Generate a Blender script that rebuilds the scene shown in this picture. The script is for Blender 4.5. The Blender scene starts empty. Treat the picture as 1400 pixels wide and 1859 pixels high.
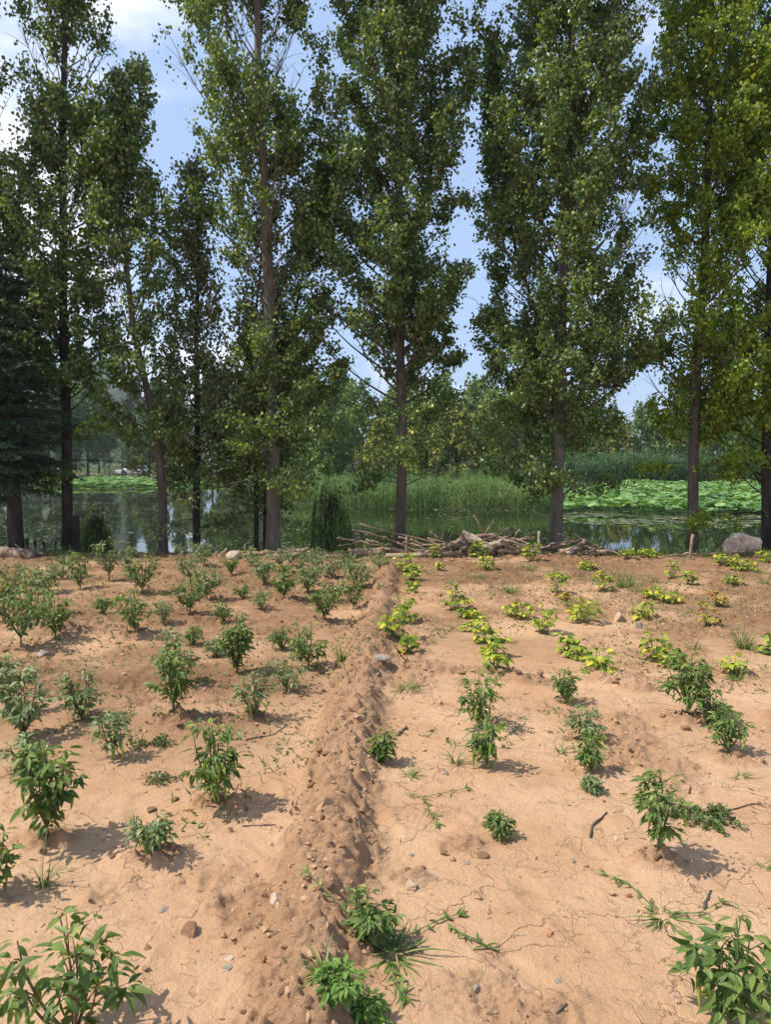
import bpy, math, random
import numpy as np
from mathutils import Vector
R = math.radians
scene = bpy.context.scene
col = scene.collection
# ------------------------------------------------------------------ camera
CAMH = 1.6; FPX = 1327.0; HOR = 835.0
PITCH = math.atan((929.5-HOR)/FPX)
cd = bpy.data.cameras.new('camera'); cam = bpy.data.objects.new('camera', cd); col.objects.link(cam)
cam.location = (0, 0, CAMH); cam.rotation_euler = (R(90)-PITCH, 0, 0)
cd.sensor_fit = 'VERTICAL'; cd.angle_y = 2*math.atan(929.5/FPX)
cd.clip_start = 0.05; cd.clip_end = 5000
scene.camera = cam
scene.render.resolution_x = 772; scene.render.resolution_y = 1024
# ------------------------------------------------------------------ light
SUN_EL = 55.0; SUN_DIR = Vector((-1.0, -0.18, 0)).normalized()
sd = bpy.data.lights.new('sun', 'SUN'); sun = bpy.data.objects.new('sun', sd); col.objects.link(sun)
sd.energy = 4.9; sd.angle = R(0.5); sd.color = (1.0, 0.95, 0.86)
sv = Vector((SUN_DIR.x*math.cos(R(SUN_EL)), SUN_DIR.y*math.cos(R(SUN_EL)), math.sin(R(SUN_EL))))
sun.rotation_euler = sv.to_track_quat('Z', 'Y').to_euler()
w = bpy.data.worlds.new('World'); scene.world = w; w.use_nodes = True
nt = w.node_tree; nt.nodes.clear()
def N(nt, t, **k):
    n = nt.nodes.new(t)
    for a, b in k.items(): setattr(n, a, b)
    return n
def mathn(nt, op, a, b=None, c=None):
    n = N(nt, 'ShaderNodeMath', operation=op)
    for i, v in enumerate((a, b, c)):
        if v is None: continue
        if isinstance(v, (int, float)): n.inputs[i].default_value = v
        else: nt.links.new(v, n.inputs[i])
    return n.outputs[0]
def smooth(nt, v, a, b):
    n = N(nt, 'ShaderNodeMapRange', interpolation_type='SMOOTHSTEP')
    nt.links.new(v, n.inputs[0]); n.inputs[1].default_value = a; n.inputs[2].default_value = b
    return n.outputs[0]
def mixc(nt, f, a, b, mode='MIX'):
    n = N(nt, 'ShaderNodeMix', data_type='RGBA', blend_type=mode)
    if isinstance(f, (int, float)): n.inputs[0].default_value = f
    else: nt.links.new(f, n.inputs[0])
    for i, v in ((6, a), (7, b)):
        if isinstance(v, tuple): n.inputs[i].default_value = (v[0], v[1], v[2], 1)
        else: nt.links.new(v, n.inputs[i])
    return n.outputs[2]
def noise(nt, vec, scale, detail=4, rough=.55, dist=0.0):
    n = N(nt, 'ShaderNodeTexNoise'); n.inputs['Scale'].default_value = scale
    n.inputs['Detail'].default_value = detail; n.inputs['Roughness'].default_value = rough
    n.inputs['Distortion'].default_value = dist
    if vec is not None: nt.links.new(vec, n.inputs['Vector'])
    return n.outputs[0]
sky = N(nt, 'ShaderNodeTexSky', sky_type='NISHITA'); sky.sun_disc = False
sky.sun_elevation = R(SUN_EL); sky.sun_rotation = math.atan2(SUN_DIR.x, SUN_DIR.y)
sky.air_density = 1.0; sky.dust_density = 2.2; sky.ozone_density = 1.3; sky.altitude = 60
tc = N(nt, 'ShaderNodeTexCoord')
mp = N(nt, 'ShaderNodeMapping'); mp.inputs['Scale'].default_value = (1, 1, 2.2); mp.inputs['Location'].default_value = (.35, .1, .2)
nt.links.new(tc.outputs['Generated'], mp.inputs[0])
cn = noise(nt, mp.outputs[0], 2.6, 8, .55, .3)
dp = N(nt, 'ShaderNodeVectorMath', operation='DOT_PRODUCT'); nt.links.new(tc.outputs['Generated'], dp.inputs[0])
dp.inputs[1].default_value = Vector((-.62, .95, .62)).normalized()
sx = N(nt, 'ShaderNodeSeparateXYZ'); nt.links.new(tc.outputs['Generated'], sx.inputs[0])
b1 = smooth(nt, dp.outputs['Value'], .90, .985)                 # bank of cloud up to the left
b2 = mathn(nt, 'MULTIPLY', smooth(nt, sx.outputs[2], .34, .05), .17)      # thin cloud low down
cm = mathn(nt, 'ADD', mathn(nt, 'ADD', cn, mathn(nt, 'MULTIPLY', b1, .29)), b2)
cmask = smooth(nt, cm, .62, .84)
ccol = mixc(nt, cn, (9.2, 9.3, 10.0), (11.5, 11.2, 11.3))
skyc = mixc(nt, .60, sky.outputs[0], (4.3, 5.9, 8.9))
skyf = mixc(nt, mathn(nt, 'MULTIPLY', cmask, .85), skyc, ccol)
bg = N(nt, 'ShaderNodeBackground'); bg.inputs[1].default_value = 0.122
nt.links.new(skyf, bg.inputs[0])
wo = N(nt, 'ShaderNodeOutputWorld'); nt.links.new(bg.outputs[0], wo.inputs[0])
vs = scene.view_settings; vs.view_transform = 'Standard'; vs.look = 'None'; vs.exposure = 0.22; vs.gamma = 1
vs.use_curve_mapping = False
scene.render.engine = 'CYCLES'
scene.cycles.max_bounces = 8; scene.cycles.diffuse_bounces = 3; scene.cycles.glossy_bounces = 3
scene.cycles.transmission_bounces = 4; scene.cycles.transparent_max_bounces = 4; scene.cycles.volume_bounces = 0

# ------------------------------------------------------------------ helpers
rs = np.random.RandomState(11)
random.seed(5)
cp, sp = math.cos(PITCH), math.sin(PITCH)
def ray(px, py):
    a = (px-700)/FPX; b = -(py-929.5)/FPX
    return Vector((a, cp + b*sp, -sp + b*cp))
def P(px, py, z=0.0):
    d = ray(px, py); t = (z-CAMH)/d.z; return Vector((d.x*t, d.y*t, z))
def PD(px, py, Y):
    d = ray(px, py); t = Y/d.y; return Vector((d.x*t, Y, CAMH+d.z*t))
def S(px, Y): return px*Y/FPX

_t2 = np.random.RandomState(3).rand(512, 512).astype(np.float64)
def vn(x, y, seed=0):
    x = np.asarray(x, float)+seed*17.31+1000; y = np.asarray(y, float)+seed*9.77+1000
    xi = np.floor(x).astype(int); yi = np.floor(y).astype(int); fx = x-xi; fy = y-yi
    fx = fx*fx*(3-2*fx); fy = fy*fy*(3-2*fy)
    a = _t2[xi % 512, yi % 512]; b = _t2[(xi+1) % 512, yi % 512]; c = _t2[xi % 512, (yi+1) % 512]; d = _t2[(xi+1) % 512, (yi+1) % 512]
    return (a*(1-fx)+b*fx)*(1-fy)+(c*(1-fx)+d*fx)*fy
def fbm(x, y, s, o=4, g=.5, seed=0):
    v = 0; a = 1; t = 0
    for i in range(o):
        v = v+a*(vn(x*s, y*s, seed+i*3)-.5); t += a; a *= g; s *= 2.03
    return v/t*2
def sstep(v, a, b):
    t = np.clip((v-a)/(b-a), 0, 1); return t*t*(3-2*t)
def segdist(x, y, pts):
    best = np.full(np.shape(x), 1e9)
    for (ax, ay), (bx, by) in zip(pts[:-1], pts[1:]):
        dx, dy = bx-ax, by-ay; L = dx*dx+dy*dy
        t = np.clip(((x-ax)*dx+(y-ay)*dy)/L, 0, 1)
        best = np.minimum(best, np.hypot(x-ax-t*dx, y-ay-t*dy))
    return best

def mk_mesh(name, verts, loops, totals, attrs=None, smooth_=False):
    me = bpy.data.meshes.new(name)
    verts = np.asarray(verts, np.float32); loops = np.asarray(loops, np.int32); totals = np.asarray(totals, np.int32)
    me.vertices.add(len(verts)); me.vertices.foreach_set('co', verts.ravel())
    me.loops.add(len(loops)); me.loops.foreach_set('vertex_index', loops)
    me.polygons.add(len(totals)); st = np.concatenate(([0], np.cumsum(totals)[:-1])).astype(np.int32)
    me.polygons.foreach_set('loop_start', st); me.polygons.foreach_set('loop_total', totals)
    me.polygons.foreach_set('use_smooth', np.full(len(totals), smooth_, bool))
    for k, v in (attrs or {}).items():
        a = me.attributes.new(k, 'FLOAT', 'POINT'); a.data.foreach_set('value', np.asarray(v, np.float32))
    me.update(calc_edges=True); me.validate(); return me
def obj(name, me, mat, parent=None):
    o = bpy.data.objects.new(name, me); col.objects.link(o)
    if mat is not None and not me.materials: me.materials.append(mat)
    if parent is not None: o.parent = parent
    return o
def tag(o, label=None, cat=None, group=None, kind=None):
    if label: o['label'] = label
    if cat: o['category'] = cat
    if group: o['group'] = group
    if kind: o['kind'] = kind
    return o
def empty(name, loc, rz=0, scale=1):
    o = bpy.data.objects.new(name, None); col.objects.link(o); o.empty_display_size = .1
    o.location = loc; o.rotation_euler = (0, 0, rz); o.scale = (scale,)*3; return o
def copy_tree(o, parent=None):
    c = o.copy(); col.objects.link(c); c.parent = parent
    for ch in list(o.children): copy_tree(ch, c)
    return c

class Buf:
    """collects verts and faces for one mesh"""
    def __init__(s): s.v = []; s.l = []; s.t = []; s.n = 0; s.a = []
    def add(s, v, loops, tot, tint=None):
        v = np.asarray(v, float).reshape(-1, 3)
        s.v.append(v); s.l.append(np.asarray(loops, int).ravel()+s.n); s.t.append(np.asarray(tot, int)); s.n += len(v)
        s.a.append(np.full(len(v), .5) if tint is None else np.asarray(tint, float)*np.ones(len(v)))
    def mesh(s, name, smooth_=False):
        return mk_mesh(name, np.vstack(s.v), np.concatenate(s.l), np.concatenate(s.t), {'tint': np.concatenate(s.a)}, smooth_)
    def build(s, name, mat, parent=None, smooth_=False): return obj(name, s.mesh(name, smooth_), mat, parent)
    def tube(s, pts, rad, seg=6, cap=True, tint=.5, squash=None):
        pts = np.asarray([tuple(p) for p in pts], float); n = len(pts); rad = np.asarray(rad, float)*np.ones(n)
        tan = np.gradient(pts, axis=0); tan /= np.linalg.norm(tan, axis=1, keepdims=True)+1e-9
        ref = np.array([0, 0, 1.0]) if abs(tan[:, 2]).mean() < .8 else np.array([0, 1.0, 0])
        a = np.cross(tan, ref); a /= np.linalg.norm(a, axis=1, keepdims=True)+1e-9; b = np.cross(tan, a)
        th = np.arange(seg)/seg*2*np.pi
        ring = pts[:, None]+rad[:, None, None]*(np.cos(th)[None, :, None]*a[:, None]+np.sin(th)[None, :, None]*b[:, None])
        i = np.arange(n-1)[:, None]*seg; j = np.arange(seg)[None]; k = (j+1) % seg
        q = np.stack([i+j, i+k, i+k+seg, i+j+seg], -1).reshape(-1)
        tot = [4]*((n-1)*seg)
        if cap: q = np.concatenate([q, np.arange(seg)[::-1], (n-1)*seg+np.arange(seg)]); tot = tot+[seg, seg]
        s.add(ring.reshape(-1, 3), q, tot, tint)
    def box(s, c, d, tint=.5, rot=None):
        v = np.array([(x, y, z) for x in (-.5, .5) for y in (-.5, .5) for z in (-.5, .5)])*np.array(d)
        if rot: v = v @ np.array([[math.cos(rot), math.sin(rot), 0], [-math.sin(rot), math.cos(rot), 0], [0, 0, 1]])
        s.add(v+np.array(c), [0, 1, 3, 2, 4, 6, 7, 5, 0, 4, 5, 1, 2, 3, 7, 6, 0, 2, 6, 4, 1, 5, 7, 3], [4]*6, tint)

# ---- leaf templates: rows (side, along, lift) plus faces
def T_leaf(st, fold=.18):
    """st = [(t, halfwidth)] interior stations"""
    mid = [(0, 0, 0)]+[(0, t, 0) for t, _ in st]+[(0, 1, 0)]
    k = len(mid); L = [(-wd, t, fold*wd) for t, wd in st]; Rr = [(wd, t, fold*wd) for t, wd in st]
    V = np.array(mid+L+Rr, float); f = []; n = len(st); l0 = k; r0 = k+n
    f.append([0, 1, l0]); f.append([0, r0, 1])
    for i in range(n-1):
        f.append([i+1, i+2, l0+i+1, l0+i]); f.append([i+1, r0+i, r0+i+1, i+2])
    f.append([n, n+1, l0+n-1]); f.append([n, r0+n-1, n+1])
    return V, f
LEAF_SIMPLE = (np.array([(0, 0, 0), (-.36, .28, .06), (-.26, .68, .03), (0, 1, 0), (.26, .68, .03), (.36, .28, .06)], float), [[0, 3, 2, 1], [0, 5, 4, 3]])
LEAF_POPLAR = (np.array([(0, 0, 0), (-.36, .04, .08), (-.44, .38, .10), (0, 1, -.02), (.44, .38, .10), (.36, .04, .08)], float), [[0, 3, 2, 1], [0, 5, 4, 3]])
LEAF_PEPPER = T_leaf([(.16, .12), (.38, .185), (.68, .12), (.88, .04)], .45)
LEAF_BEAN = T_leaf([(.14, .27), (.42, .38), (.75, .22)], .25)
BLADE = (np.array([(-.5, 0, 0), (.5, 0, 0), (-.5, .25, 0), (.5, .25, 0), (-.45, .5, 0), (.45, .5, 0), (-.3, .75, 0), (.3, .75, 0), (0, 1, 0)], float),
         [[0, 1, 3, 2], [2, 3, 5, 4], [4, 5, 7, 6], [6, 7, 8]])
BLADE_S = (np.array([(-.5, 0, 0), (.5, 0, 0), (-.45, .55, 0), (.45, .55, 0), (0, 1, 0)], float), [[0, 1, 3, 2], [2, 3, 4]])
NEEDLE = (np.array([(0, 0, 0), (-.5, .35, 0), (0, 1, 0), (.5, .35, 0)], float), [[0, 3, 2, 1]])
def unit(a): return a/(np.linalg.norm(a, axis=-1, keepdims=True)+1e-9)
def scatter(tpl, pos, d, n, ln, wd=None, bend=0.0, tint=None):
    V, F = tpl; m = len(pos); pos = np.asarray(pos, float); d = unit(np.asarray(d, float))
    s = unit(np.cross(d, n)); n = np.cross(s, d)
    ln = np.ones(m)*ln; wd = ln if wd is None else np.ones(m)*wd; bend = np.ones(m)*bend
    t = V[:, 1]
    # bend: move along the arc so that length is kept
    ang = bend[:, None]*t[None]; safe = np.where(abs(bend) < 1e-3, 1e-3, bend)[:, None]
    al = np.where(abs(bend)[:, None] < 1e-3, t[None], np.sin(ang)/safe); dn = np.where(abs(bend)[:, None] < 1e-3, 0, (1-np.cos(ang))/safe)
    v = pos[:, None]+s[:, None]*(V[None, :, 0]*wd[:, None])[..., None]+d[:, None]*(al*ln[:, None])[..., None] \
        + n[:, None]*((V[None, :, 2]*wd[:, None])-dn*ln[:, None])[..., None]
    base = np.concatenate([np.array(f) for f in F]); tot = np.array([len(f) for f in F])
    loops = (base[None]+np.arange(m)[:, None]*len(V)).ravel()
    tint = rs.rand(m) if tint is None else np.asarray(tint)*np.ones(m)
    return v.reshape(-1, 3), loops, np.tile(tot, m), np.repeat(tint, len(V))
def rdir(m, zlo=-1, zhi=1):
    z = rs.uniform(zlo, zhi, m); a = rs.uniform(0, 2*np.pi, m); r = np.sqrt(np.maximum(0, 1-z*z))
    return np.stack([r*np.cos(a), r*np.sin(a), z], 1)

# ------------------------------------------------------------------ materials
def newmat(name):
    m = bpy.data.materials.new(name); m.use_nodes = True; t = m.node_tree; t.nodes.clear()
    o = N(t, 'ShaderNodeOutputMaterial'); return m, t, o
def leafmat(name, ca, cb, cc=None, rough=.42, trans=.28, spec=.5, tb=1.6):
    m, t, o = newmat(name)
    at = N(t, 'ShaderNodeAttribute', attribute_name='tint')
    c = mixc(t, smooth(t, at.outputs['Fac'], 0.0, .85), ca, cb)
    if cc: c = mixc(t, smooth(t, at.outputs['Fac'], .78, .93), c, cc)  # palest leaves: yellowing tone, and sun glints painted in as colour
    p = N(t, 'ShaderNodeBsdfPrincipled'); t.links.new(c, p.inputs['Base Color']); p.inputs['Roughness'].default_value = rough
    p.inputs['Specular IOR Level'].default_value = spec
    tr = N(t, 'ShaderNodeBsdfTranslucent'); tcx = mixc(t, 1.0, c, (1.25*tb*.6, 1.25*tb*.62, .35), 'MULTIPLY'); t.links.new(tcx, tr.inputs[0])
    mx = N(t, 'ShaderNodeMixShader'); mx.inputs[0].default_value = trans
    t.links.new(p.outputs[0], mx.inputs[1]); t.links.new(tr.outputs[0], mx.inputs[2]); t.links.new(mx.outputs[0], o.inputs[0])
    return m
def roughmat(name, ca, cb, scale, rough=.85, bump=.3, bscale=None, stretch=(1, 1, 1), spec=.3, dist=.02, cc=None):
    m, t, o = newmat(name); tx = N(t, 'ShaderNodeTexCoord'); mp = N(t, 'ShaderNodeMapping'); mp.inputs['Scale'].default_value = stretch
    t.links.new(tx.outputs['Object'], mp.inputs[0])
    n1 = noise(t, mp.outputs[0], scale, 6, .62); c = mixc(t, smooth(t, n1, .3, .7), ca, cb)
    if cc: c = mixc(t, smooth(t, noise(t, mp.outputs[0], scale*.37, 4), .52, .66), c, cc)
    p = N(t, 'ShaderNodeBsdfPrincipled'); t.links.new(c, p.inputs['Base Color']); p.inputs['Roughness'].default_value = rough
    p.inputs['Specular IOR Level'].default_value = spec
    b = N(t, 'ShaderNodeBump'); b.inputs['Strength'].default_value = bump; b.inputs['Distance'].default_value = dist
    t.links.new(noise(t, mp.outputs[0], bscale or scale*2, 8, .65), b.inputs['Height']); t.links.new(b.outputs[0], p.inputs['Normal'])
    t.links.new(p.outputs[0], o.inputs[0]); return m
def plain(name, c, rough=.4, metal=0, spec=.5, coat=0):
    m, t, o = newmat(name); p = N(t, 'ShaderNodeBsdfPrincipled'); tx = N(t, 'ShaderNodeTexCoord')
    n1 = noise(t, tx.outputs['Object'], 6, 5); cc = mixc(t, n1, tuple(x*.85 for x in c), tuple(min(1, x*1.1) for x in c))
    t.links.new(cc, p.inputs['Base Color']); p.inputs['Roughness'].default_value = rough; p.inputs['Metallic'].default_value = metal
    p.inputs['Coat Weight'].default_value = coat; p.inputs['Specular IOR Level'].default_value = spec
    t.links.new(p.outputs[0], o.inputs[0]); return m
M = {}
M['poplar'] = leafmat('poplar_leaves', (0.068, 0.118, 0.028), (0.167, 0.236, 0.060), (0.372, 0.405, 0.133), .42, .42, .6)
M['poplar_y'] = leafmat('poplar_leaves_yellowish', (0.115, 0.177, 0.020), (0.258, 0.346, 0.037), (0.459, 0.483, 0.064), .42, .50, .5)
M['poplar_o'] = leafmat('poplar_leaves_olive', (0.086, 0.112, 0.037), (0.184, 0.204, 0.071), (0.309, 0.294, 0.116), .38, .32, .6)
M['conifer'] = leafmat('conifer_needles', (0.025, 0.051, 0.024), (0.058, 0.099, 0.044), None, .6, .12, .3)
M['willow'] = leafmat('willow_leaves', (0.097, 0.185, 0.029), (0.228, 0.347, 0.065), None, .45, .3)
M['reed'] = leafmat('reed_blades', (0.068, 0.133, 0.033), (0.149, 0.238, 0.055), (0.324, 0.294, 0.099), .5, .25, .4)
M['reed_dark'] = leafmat('reed_blades_dark', (0.048, 0.104, 0.039), (0.096, 0.169, 0.055), None, .5, .2, .4)
M['lotus'] = leafmat('lotus_leaves', (0.082, 0.185, 0.057), (0.206, 0.356, 0.095), (0.328, 0.411, 0.127), .5, .25, .4)
M['lotus_dull'] = leafmat('floating_weed', (.060, .075, .035), (.150, .160, .060), (.30, .28, .13), .6, .05, .3)
M['bg_green'] = leafmat('bush_leaves', (0.076, 0.136, 0.025), (0.170, 0.248, 0.044), (0.272, 0.290, 0.062), .5, .3, .4)
M['bg_dark'] = leafmat('dark_tree_leaves', (0.062, 0.104, 0.029), (0.138, 0.194, 0.052), None, .5, .25, .4)
M['bg_yellow'] = leafmat('yellowing_tree_leaves', (0.118, 0.160, 0.029), (0.252, 0.260, 0.052), (0.571, 0.470, 0.091), .5, .3, .4)
M['bg_far'] = leafmat('far_tree_leaves', (0.070, 0.112, 0.048), (0.140, 0.189, 0.078), None, .55, .2, .4)
M['pepper'] = leafmat('chili_leaves', (0.086, 0.149, 0.035), (0.193, 0.255, 0.061), (0.326, 0.360, 0.087), .52, .32, .35)
M['pepper_p'] = leafmat('pale_chili_leaves', (0.123, 0.181, 0.067), (0.259, 0.300, 0.128), (0.370, 0.386, 0.182), .50, .28, .4)  # paler chili green; sun gloss on the left plants is painted into it
M['sprout'] = leafmat('light_green_leaves', (.110, .210, .035), (.200, .320, .060), None, .5, .3, .4)
M['bean'] = leafmat('bean_leaves', (.090, .170, .022), (.380, .430, .045), (.62, .55, .07), .5, .32, .35)
M['bean_o'] = leafmat('withering_bean_leaves', (.300, .260, .040), (.480, .330, .060), (.35, .14, .05), .5, .3, .4)
M['grass'] = leafmat('grass_blades', (0.072, 0.132, 0.024), (0.156, 0.234, 0.050), (0.360, 0.324, 0.132), .45, .25, .4)
M['weed'] = leafmat('weed_leaves', (.070, .120, .030), (.140, .200, .055), (.22, .12, .07), .5, .2, .4)
M['dry'] = leafmat('dry_brush', (.070, .050, .030), (.150, .110, .060), (.10, .12, .04), .8, .1, .2)
M['podgreen'] = plain('green_chili_skin', (.16, .30, .035), .25, spec=.6)
M['podyellow'] = plain('yellow_green_chili_skin', (.33, .42, .05), .25, spec=.6)
M['stem'] = plain('green_stem', (.10, .16, .05), .5)
M['drystem'] = plain('brown_stem', (.16, .11, .065), .8, spec=.2)
M['bark'] = roughmat('poplar_bark', (.075, .059, .044), (.170, .138, .104), 9, .95, 1.0, 14, (1, 1, .22), .15, .03)
M['bark_pale'] = roughmat('pale_poplar_bark', (.100, .083, .062), (.225, .188, .145), 7, .9, 1.0, 12, (1, 1, .25), .2, .03)
M['bark_dark'] = roughmat('dark_bark', (.030, .024, .020), (.075, .060, .050), 9, .95, 1.0, 14, (1, 1, .3), .15, .03)
M['wood'] = roughmat('weathered_branch_wood', (.20, .13, .085), (.42, .30, .20), 6, .9, .7, 20, (1, 1, 1), .2, .02, (.16, .10, .075))
M['wood_pale'] = roughmat('pale_cut_wood', (.36, .26, .18), (.55, .43, .32), 8, .9, .8, 24, (1, 1, 1), .2, .02, (.26, .16, .10))
M['boulder'] = roughmat('pale_boulder_stone', (.44, .32, .22), (.68, .55, .41), 3.5, .9, .8, 9, (1, 1, 1), .2, .05, (.22, .15, .11))
M['stone_grey'] = roughmat('grey_stone', (.20, .165, .13), (.34, .28, .22), 20, .85, .6, 40, dist=.004)
M['stone_tan'] = roughmat('tan_stone', (.34, .22, .14), (.52, .37, .25), 16, .9, .7, 40, dist=.006)
M['stone_pale'] = roughmat('pale_stone', (.38, .28, .20), (.54, .42, .31), 14, .85, .5, 40, dist=.004)
M['brick'] = roughmat('brick_chip', (.36, .17, .09), (.50, .27, .16), 20, .9, .5, 50, dist=.004)
M['clod'] = roughmat('soil_clod', (.38, .220, .122), (.52, .325, .190), 14, .95, 1.0, 45, (1, 1, 1), .1, .012)
M['clod_dark'] = roughmat('damp_soil_clod', (.22, .12, .065), (.33, .195, .11), 14, .95, 1.0, 45, (1, 1, 1), .1, .012)

# soil of the field
m, t, o = newmat('field_soil'); M['soil'] = m
tx = N(t, 'ShaderNodeTexCoord'); oc = tx.outputs['Object']
dampA = N(t, 'ShaderNodeAttribute', attribute_name='damp').outputs['Fac']; looseA = N(t, 'ShaderNodeAttribute', attribute_name='loose').outputs['Fac']
n1 = noise(t, oc, 1.3, 6, .6); n2 = noise(t, oc, 9, 6, .65); n3 = noise(t, oc, 60, 5, .7); n4 = noise(t, oc, 260, 3, .7)
c = mixc(t, smooth(t, n1, .35, .65), (.535, .310, .168), (.62, .388, .225))
c = mixc(t, mathn(t, 'MULTIPLY', smooth(t, n2, .50, .72), .55), c, (.38, .215, .110))
c = mixc(t, mathn(t, 'MULTIPLY', smooth(t, n3, .52, .75), .38), c, (.30, .168, .090))
c = mixc(t, mathn(t, 'MULTIPLY', smooth(t, n4, .35, .62), .14), (.40, .24, .14), c) if False else mixc(t, mathn(t, 'MULTIPLY', smooth(t, n4, .56, .70), .35), c, (.30, .18, .11))
c = mixc(t, mathn(t, 'MULTIPLY', looseA, .68), c, (.40, .232, .128))
c = mixc(t, mathn(t, 'MULTIPLY', dampA, mathn(t, 'ADD', .70, mathn(t, 'MULTIPLY', n2, .45))), c, (.22, .118, .058))
n5 = noise(t, oc, .75, 5, .6, .6); c = mixc(t, mathn(t, 'MULTIPLY', smooth(t, n5, .50, .68), .32), c, (.38, .215, .115))
n6 = noise(t, oc, 3.1, 4, .6, .8); c = mixc(t, mathn(t, 'MULTIPLY', smooth(t, n6, .54, .70), .28), c, (.67, .44, .27))
# cracks: bump, plus a dark colour painting in their inner shade and moist soil
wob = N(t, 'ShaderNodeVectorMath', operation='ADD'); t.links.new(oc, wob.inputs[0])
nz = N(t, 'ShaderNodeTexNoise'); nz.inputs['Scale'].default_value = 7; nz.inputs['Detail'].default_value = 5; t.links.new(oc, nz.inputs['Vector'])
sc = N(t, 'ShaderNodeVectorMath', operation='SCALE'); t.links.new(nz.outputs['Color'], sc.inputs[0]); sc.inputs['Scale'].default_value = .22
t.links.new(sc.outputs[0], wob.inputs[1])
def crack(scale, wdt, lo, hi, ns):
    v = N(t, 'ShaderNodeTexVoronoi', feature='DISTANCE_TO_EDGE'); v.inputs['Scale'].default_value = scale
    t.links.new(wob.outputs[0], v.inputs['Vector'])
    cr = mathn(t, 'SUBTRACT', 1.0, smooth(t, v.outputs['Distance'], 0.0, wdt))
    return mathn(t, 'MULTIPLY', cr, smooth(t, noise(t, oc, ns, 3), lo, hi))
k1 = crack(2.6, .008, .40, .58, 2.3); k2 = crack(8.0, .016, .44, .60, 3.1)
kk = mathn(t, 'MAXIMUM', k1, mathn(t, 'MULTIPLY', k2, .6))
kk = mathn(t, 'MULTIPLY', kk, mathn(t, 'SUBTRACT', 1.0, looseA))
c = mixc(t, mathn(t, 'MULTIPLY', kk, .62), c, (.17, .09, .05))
p = N(t, 'ShaderNodeBsdfPrincipled'); t.links.new(c, p.inputs['Base Color']); p.inputs['Roughness'].default_value = .95; p.inputs['Specular IOR Level'].default_value = .15
hsum = mathn(t, 'ADD', mathn(t, 'MULTIPLY', n3, .016), mathn(t, 'MULTIPLY', n4, .007))
hsum = mathn(t, 'ADD', hsum, mathn(t, 'MULTIPLY', n2, .012))
hsum = mathn(t, 'ADD', hsum, mathn(t, 'MULTIPLY', looseA, mathn(t, 'MULTIPLY', noise(t, oc, 38, 6, .7), .035)))
hsum = mathn(t, 'SUBTRACT', hsum, mathn(t, 'MULTIPLY', kk, .010))
b = N(t, 'ShaderNodeBump'); b.inputs['Strength'].default_value = .85; b.inputs['Distance'].default_value = 1.0
t.links.new(hsum, b.inputs['Height']); t.links.new(b.outputs[0], p.inputs['Normal']); t.links.new(p.outputs[0], o.inputs[0])

# land around the pond
m, t, o = newmat('land'); M['land'] = m
tx = N(t, 'ShaderNodeTexCoord'); oc = tx.outputs['Object']
wet = N(t, 'ShaderNodeAttribute', attribute_name='green').outputs['Fac']
c = mixc(t, smooth(t, noise(t, oc, .8, 6), .35, .65), (.36, .20, .11), (.46, .28, .17))
g = mixc(t, smooth(t, noise(t, oc, 1.7, 6), .35, .65), (.055, .075, .025), (.12, .14, .05))
c = mixc(t, wet, c, g)
p = N(t, 'ShaderNodeBsdfPrincipled'); t.links.new(c, p.inputs['Base Color']); p.inputs['Roughness'].default_value = .95
b = N(t, 'ShaderNodeBump'); b.inputs['Strength'].default_value = .8; b.inputs['Distance'].default_value = .1
t.links.new(noise(t, oc, 5, 8, .7), b.inputs['Height']); t.links.new(b.outputs[0], p.inputs['Normal']); t.links.new(p.outputs[0], o.inputs[0])
# water
m, t, o = newmat('pond_water'); M['water'] = m
tx = N(t, 'ShaderNodeTexCoord'); oc = tx.outputs['Object']
mp = N(t, 'ShaderNodeMapping'); mp.inputs['Scale'].default_value = (1, 1.0, 1); t.links.new(oc, mp.inputs[0])
p = N(t, 'ShaderNodeBsdfPrincipled'); p.inputs['Base Color'].default_value = (.012, .017, .007, 1); p.inputs['Roughness'].default_value = .01
p.inputs['IOR'].default_value = 1.33; p.inputs['Specular IOR Level'].default_value = .5
hh = mathn(t, 'ADD', mathn(t, 'MULTIPLY', noise(t, mp.outputs[0], 1.1, 3, .5), .010), mathn(t, 'MULTIPLY', noise(t, mp.outputs[0], 6, 3, .5), .0009))
b = N(t, 'ShaderNodeBump'); b.inputs['Strength'].default_value = .22; b.inputs['Distance'].default_value = 1.0
t.links.new(hh, b.inputs['Height']); t.links.new(b.outputs[0], p.inputs['Normal']); t.links.new(p.outputs[0], o.inputs[0])

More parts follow.
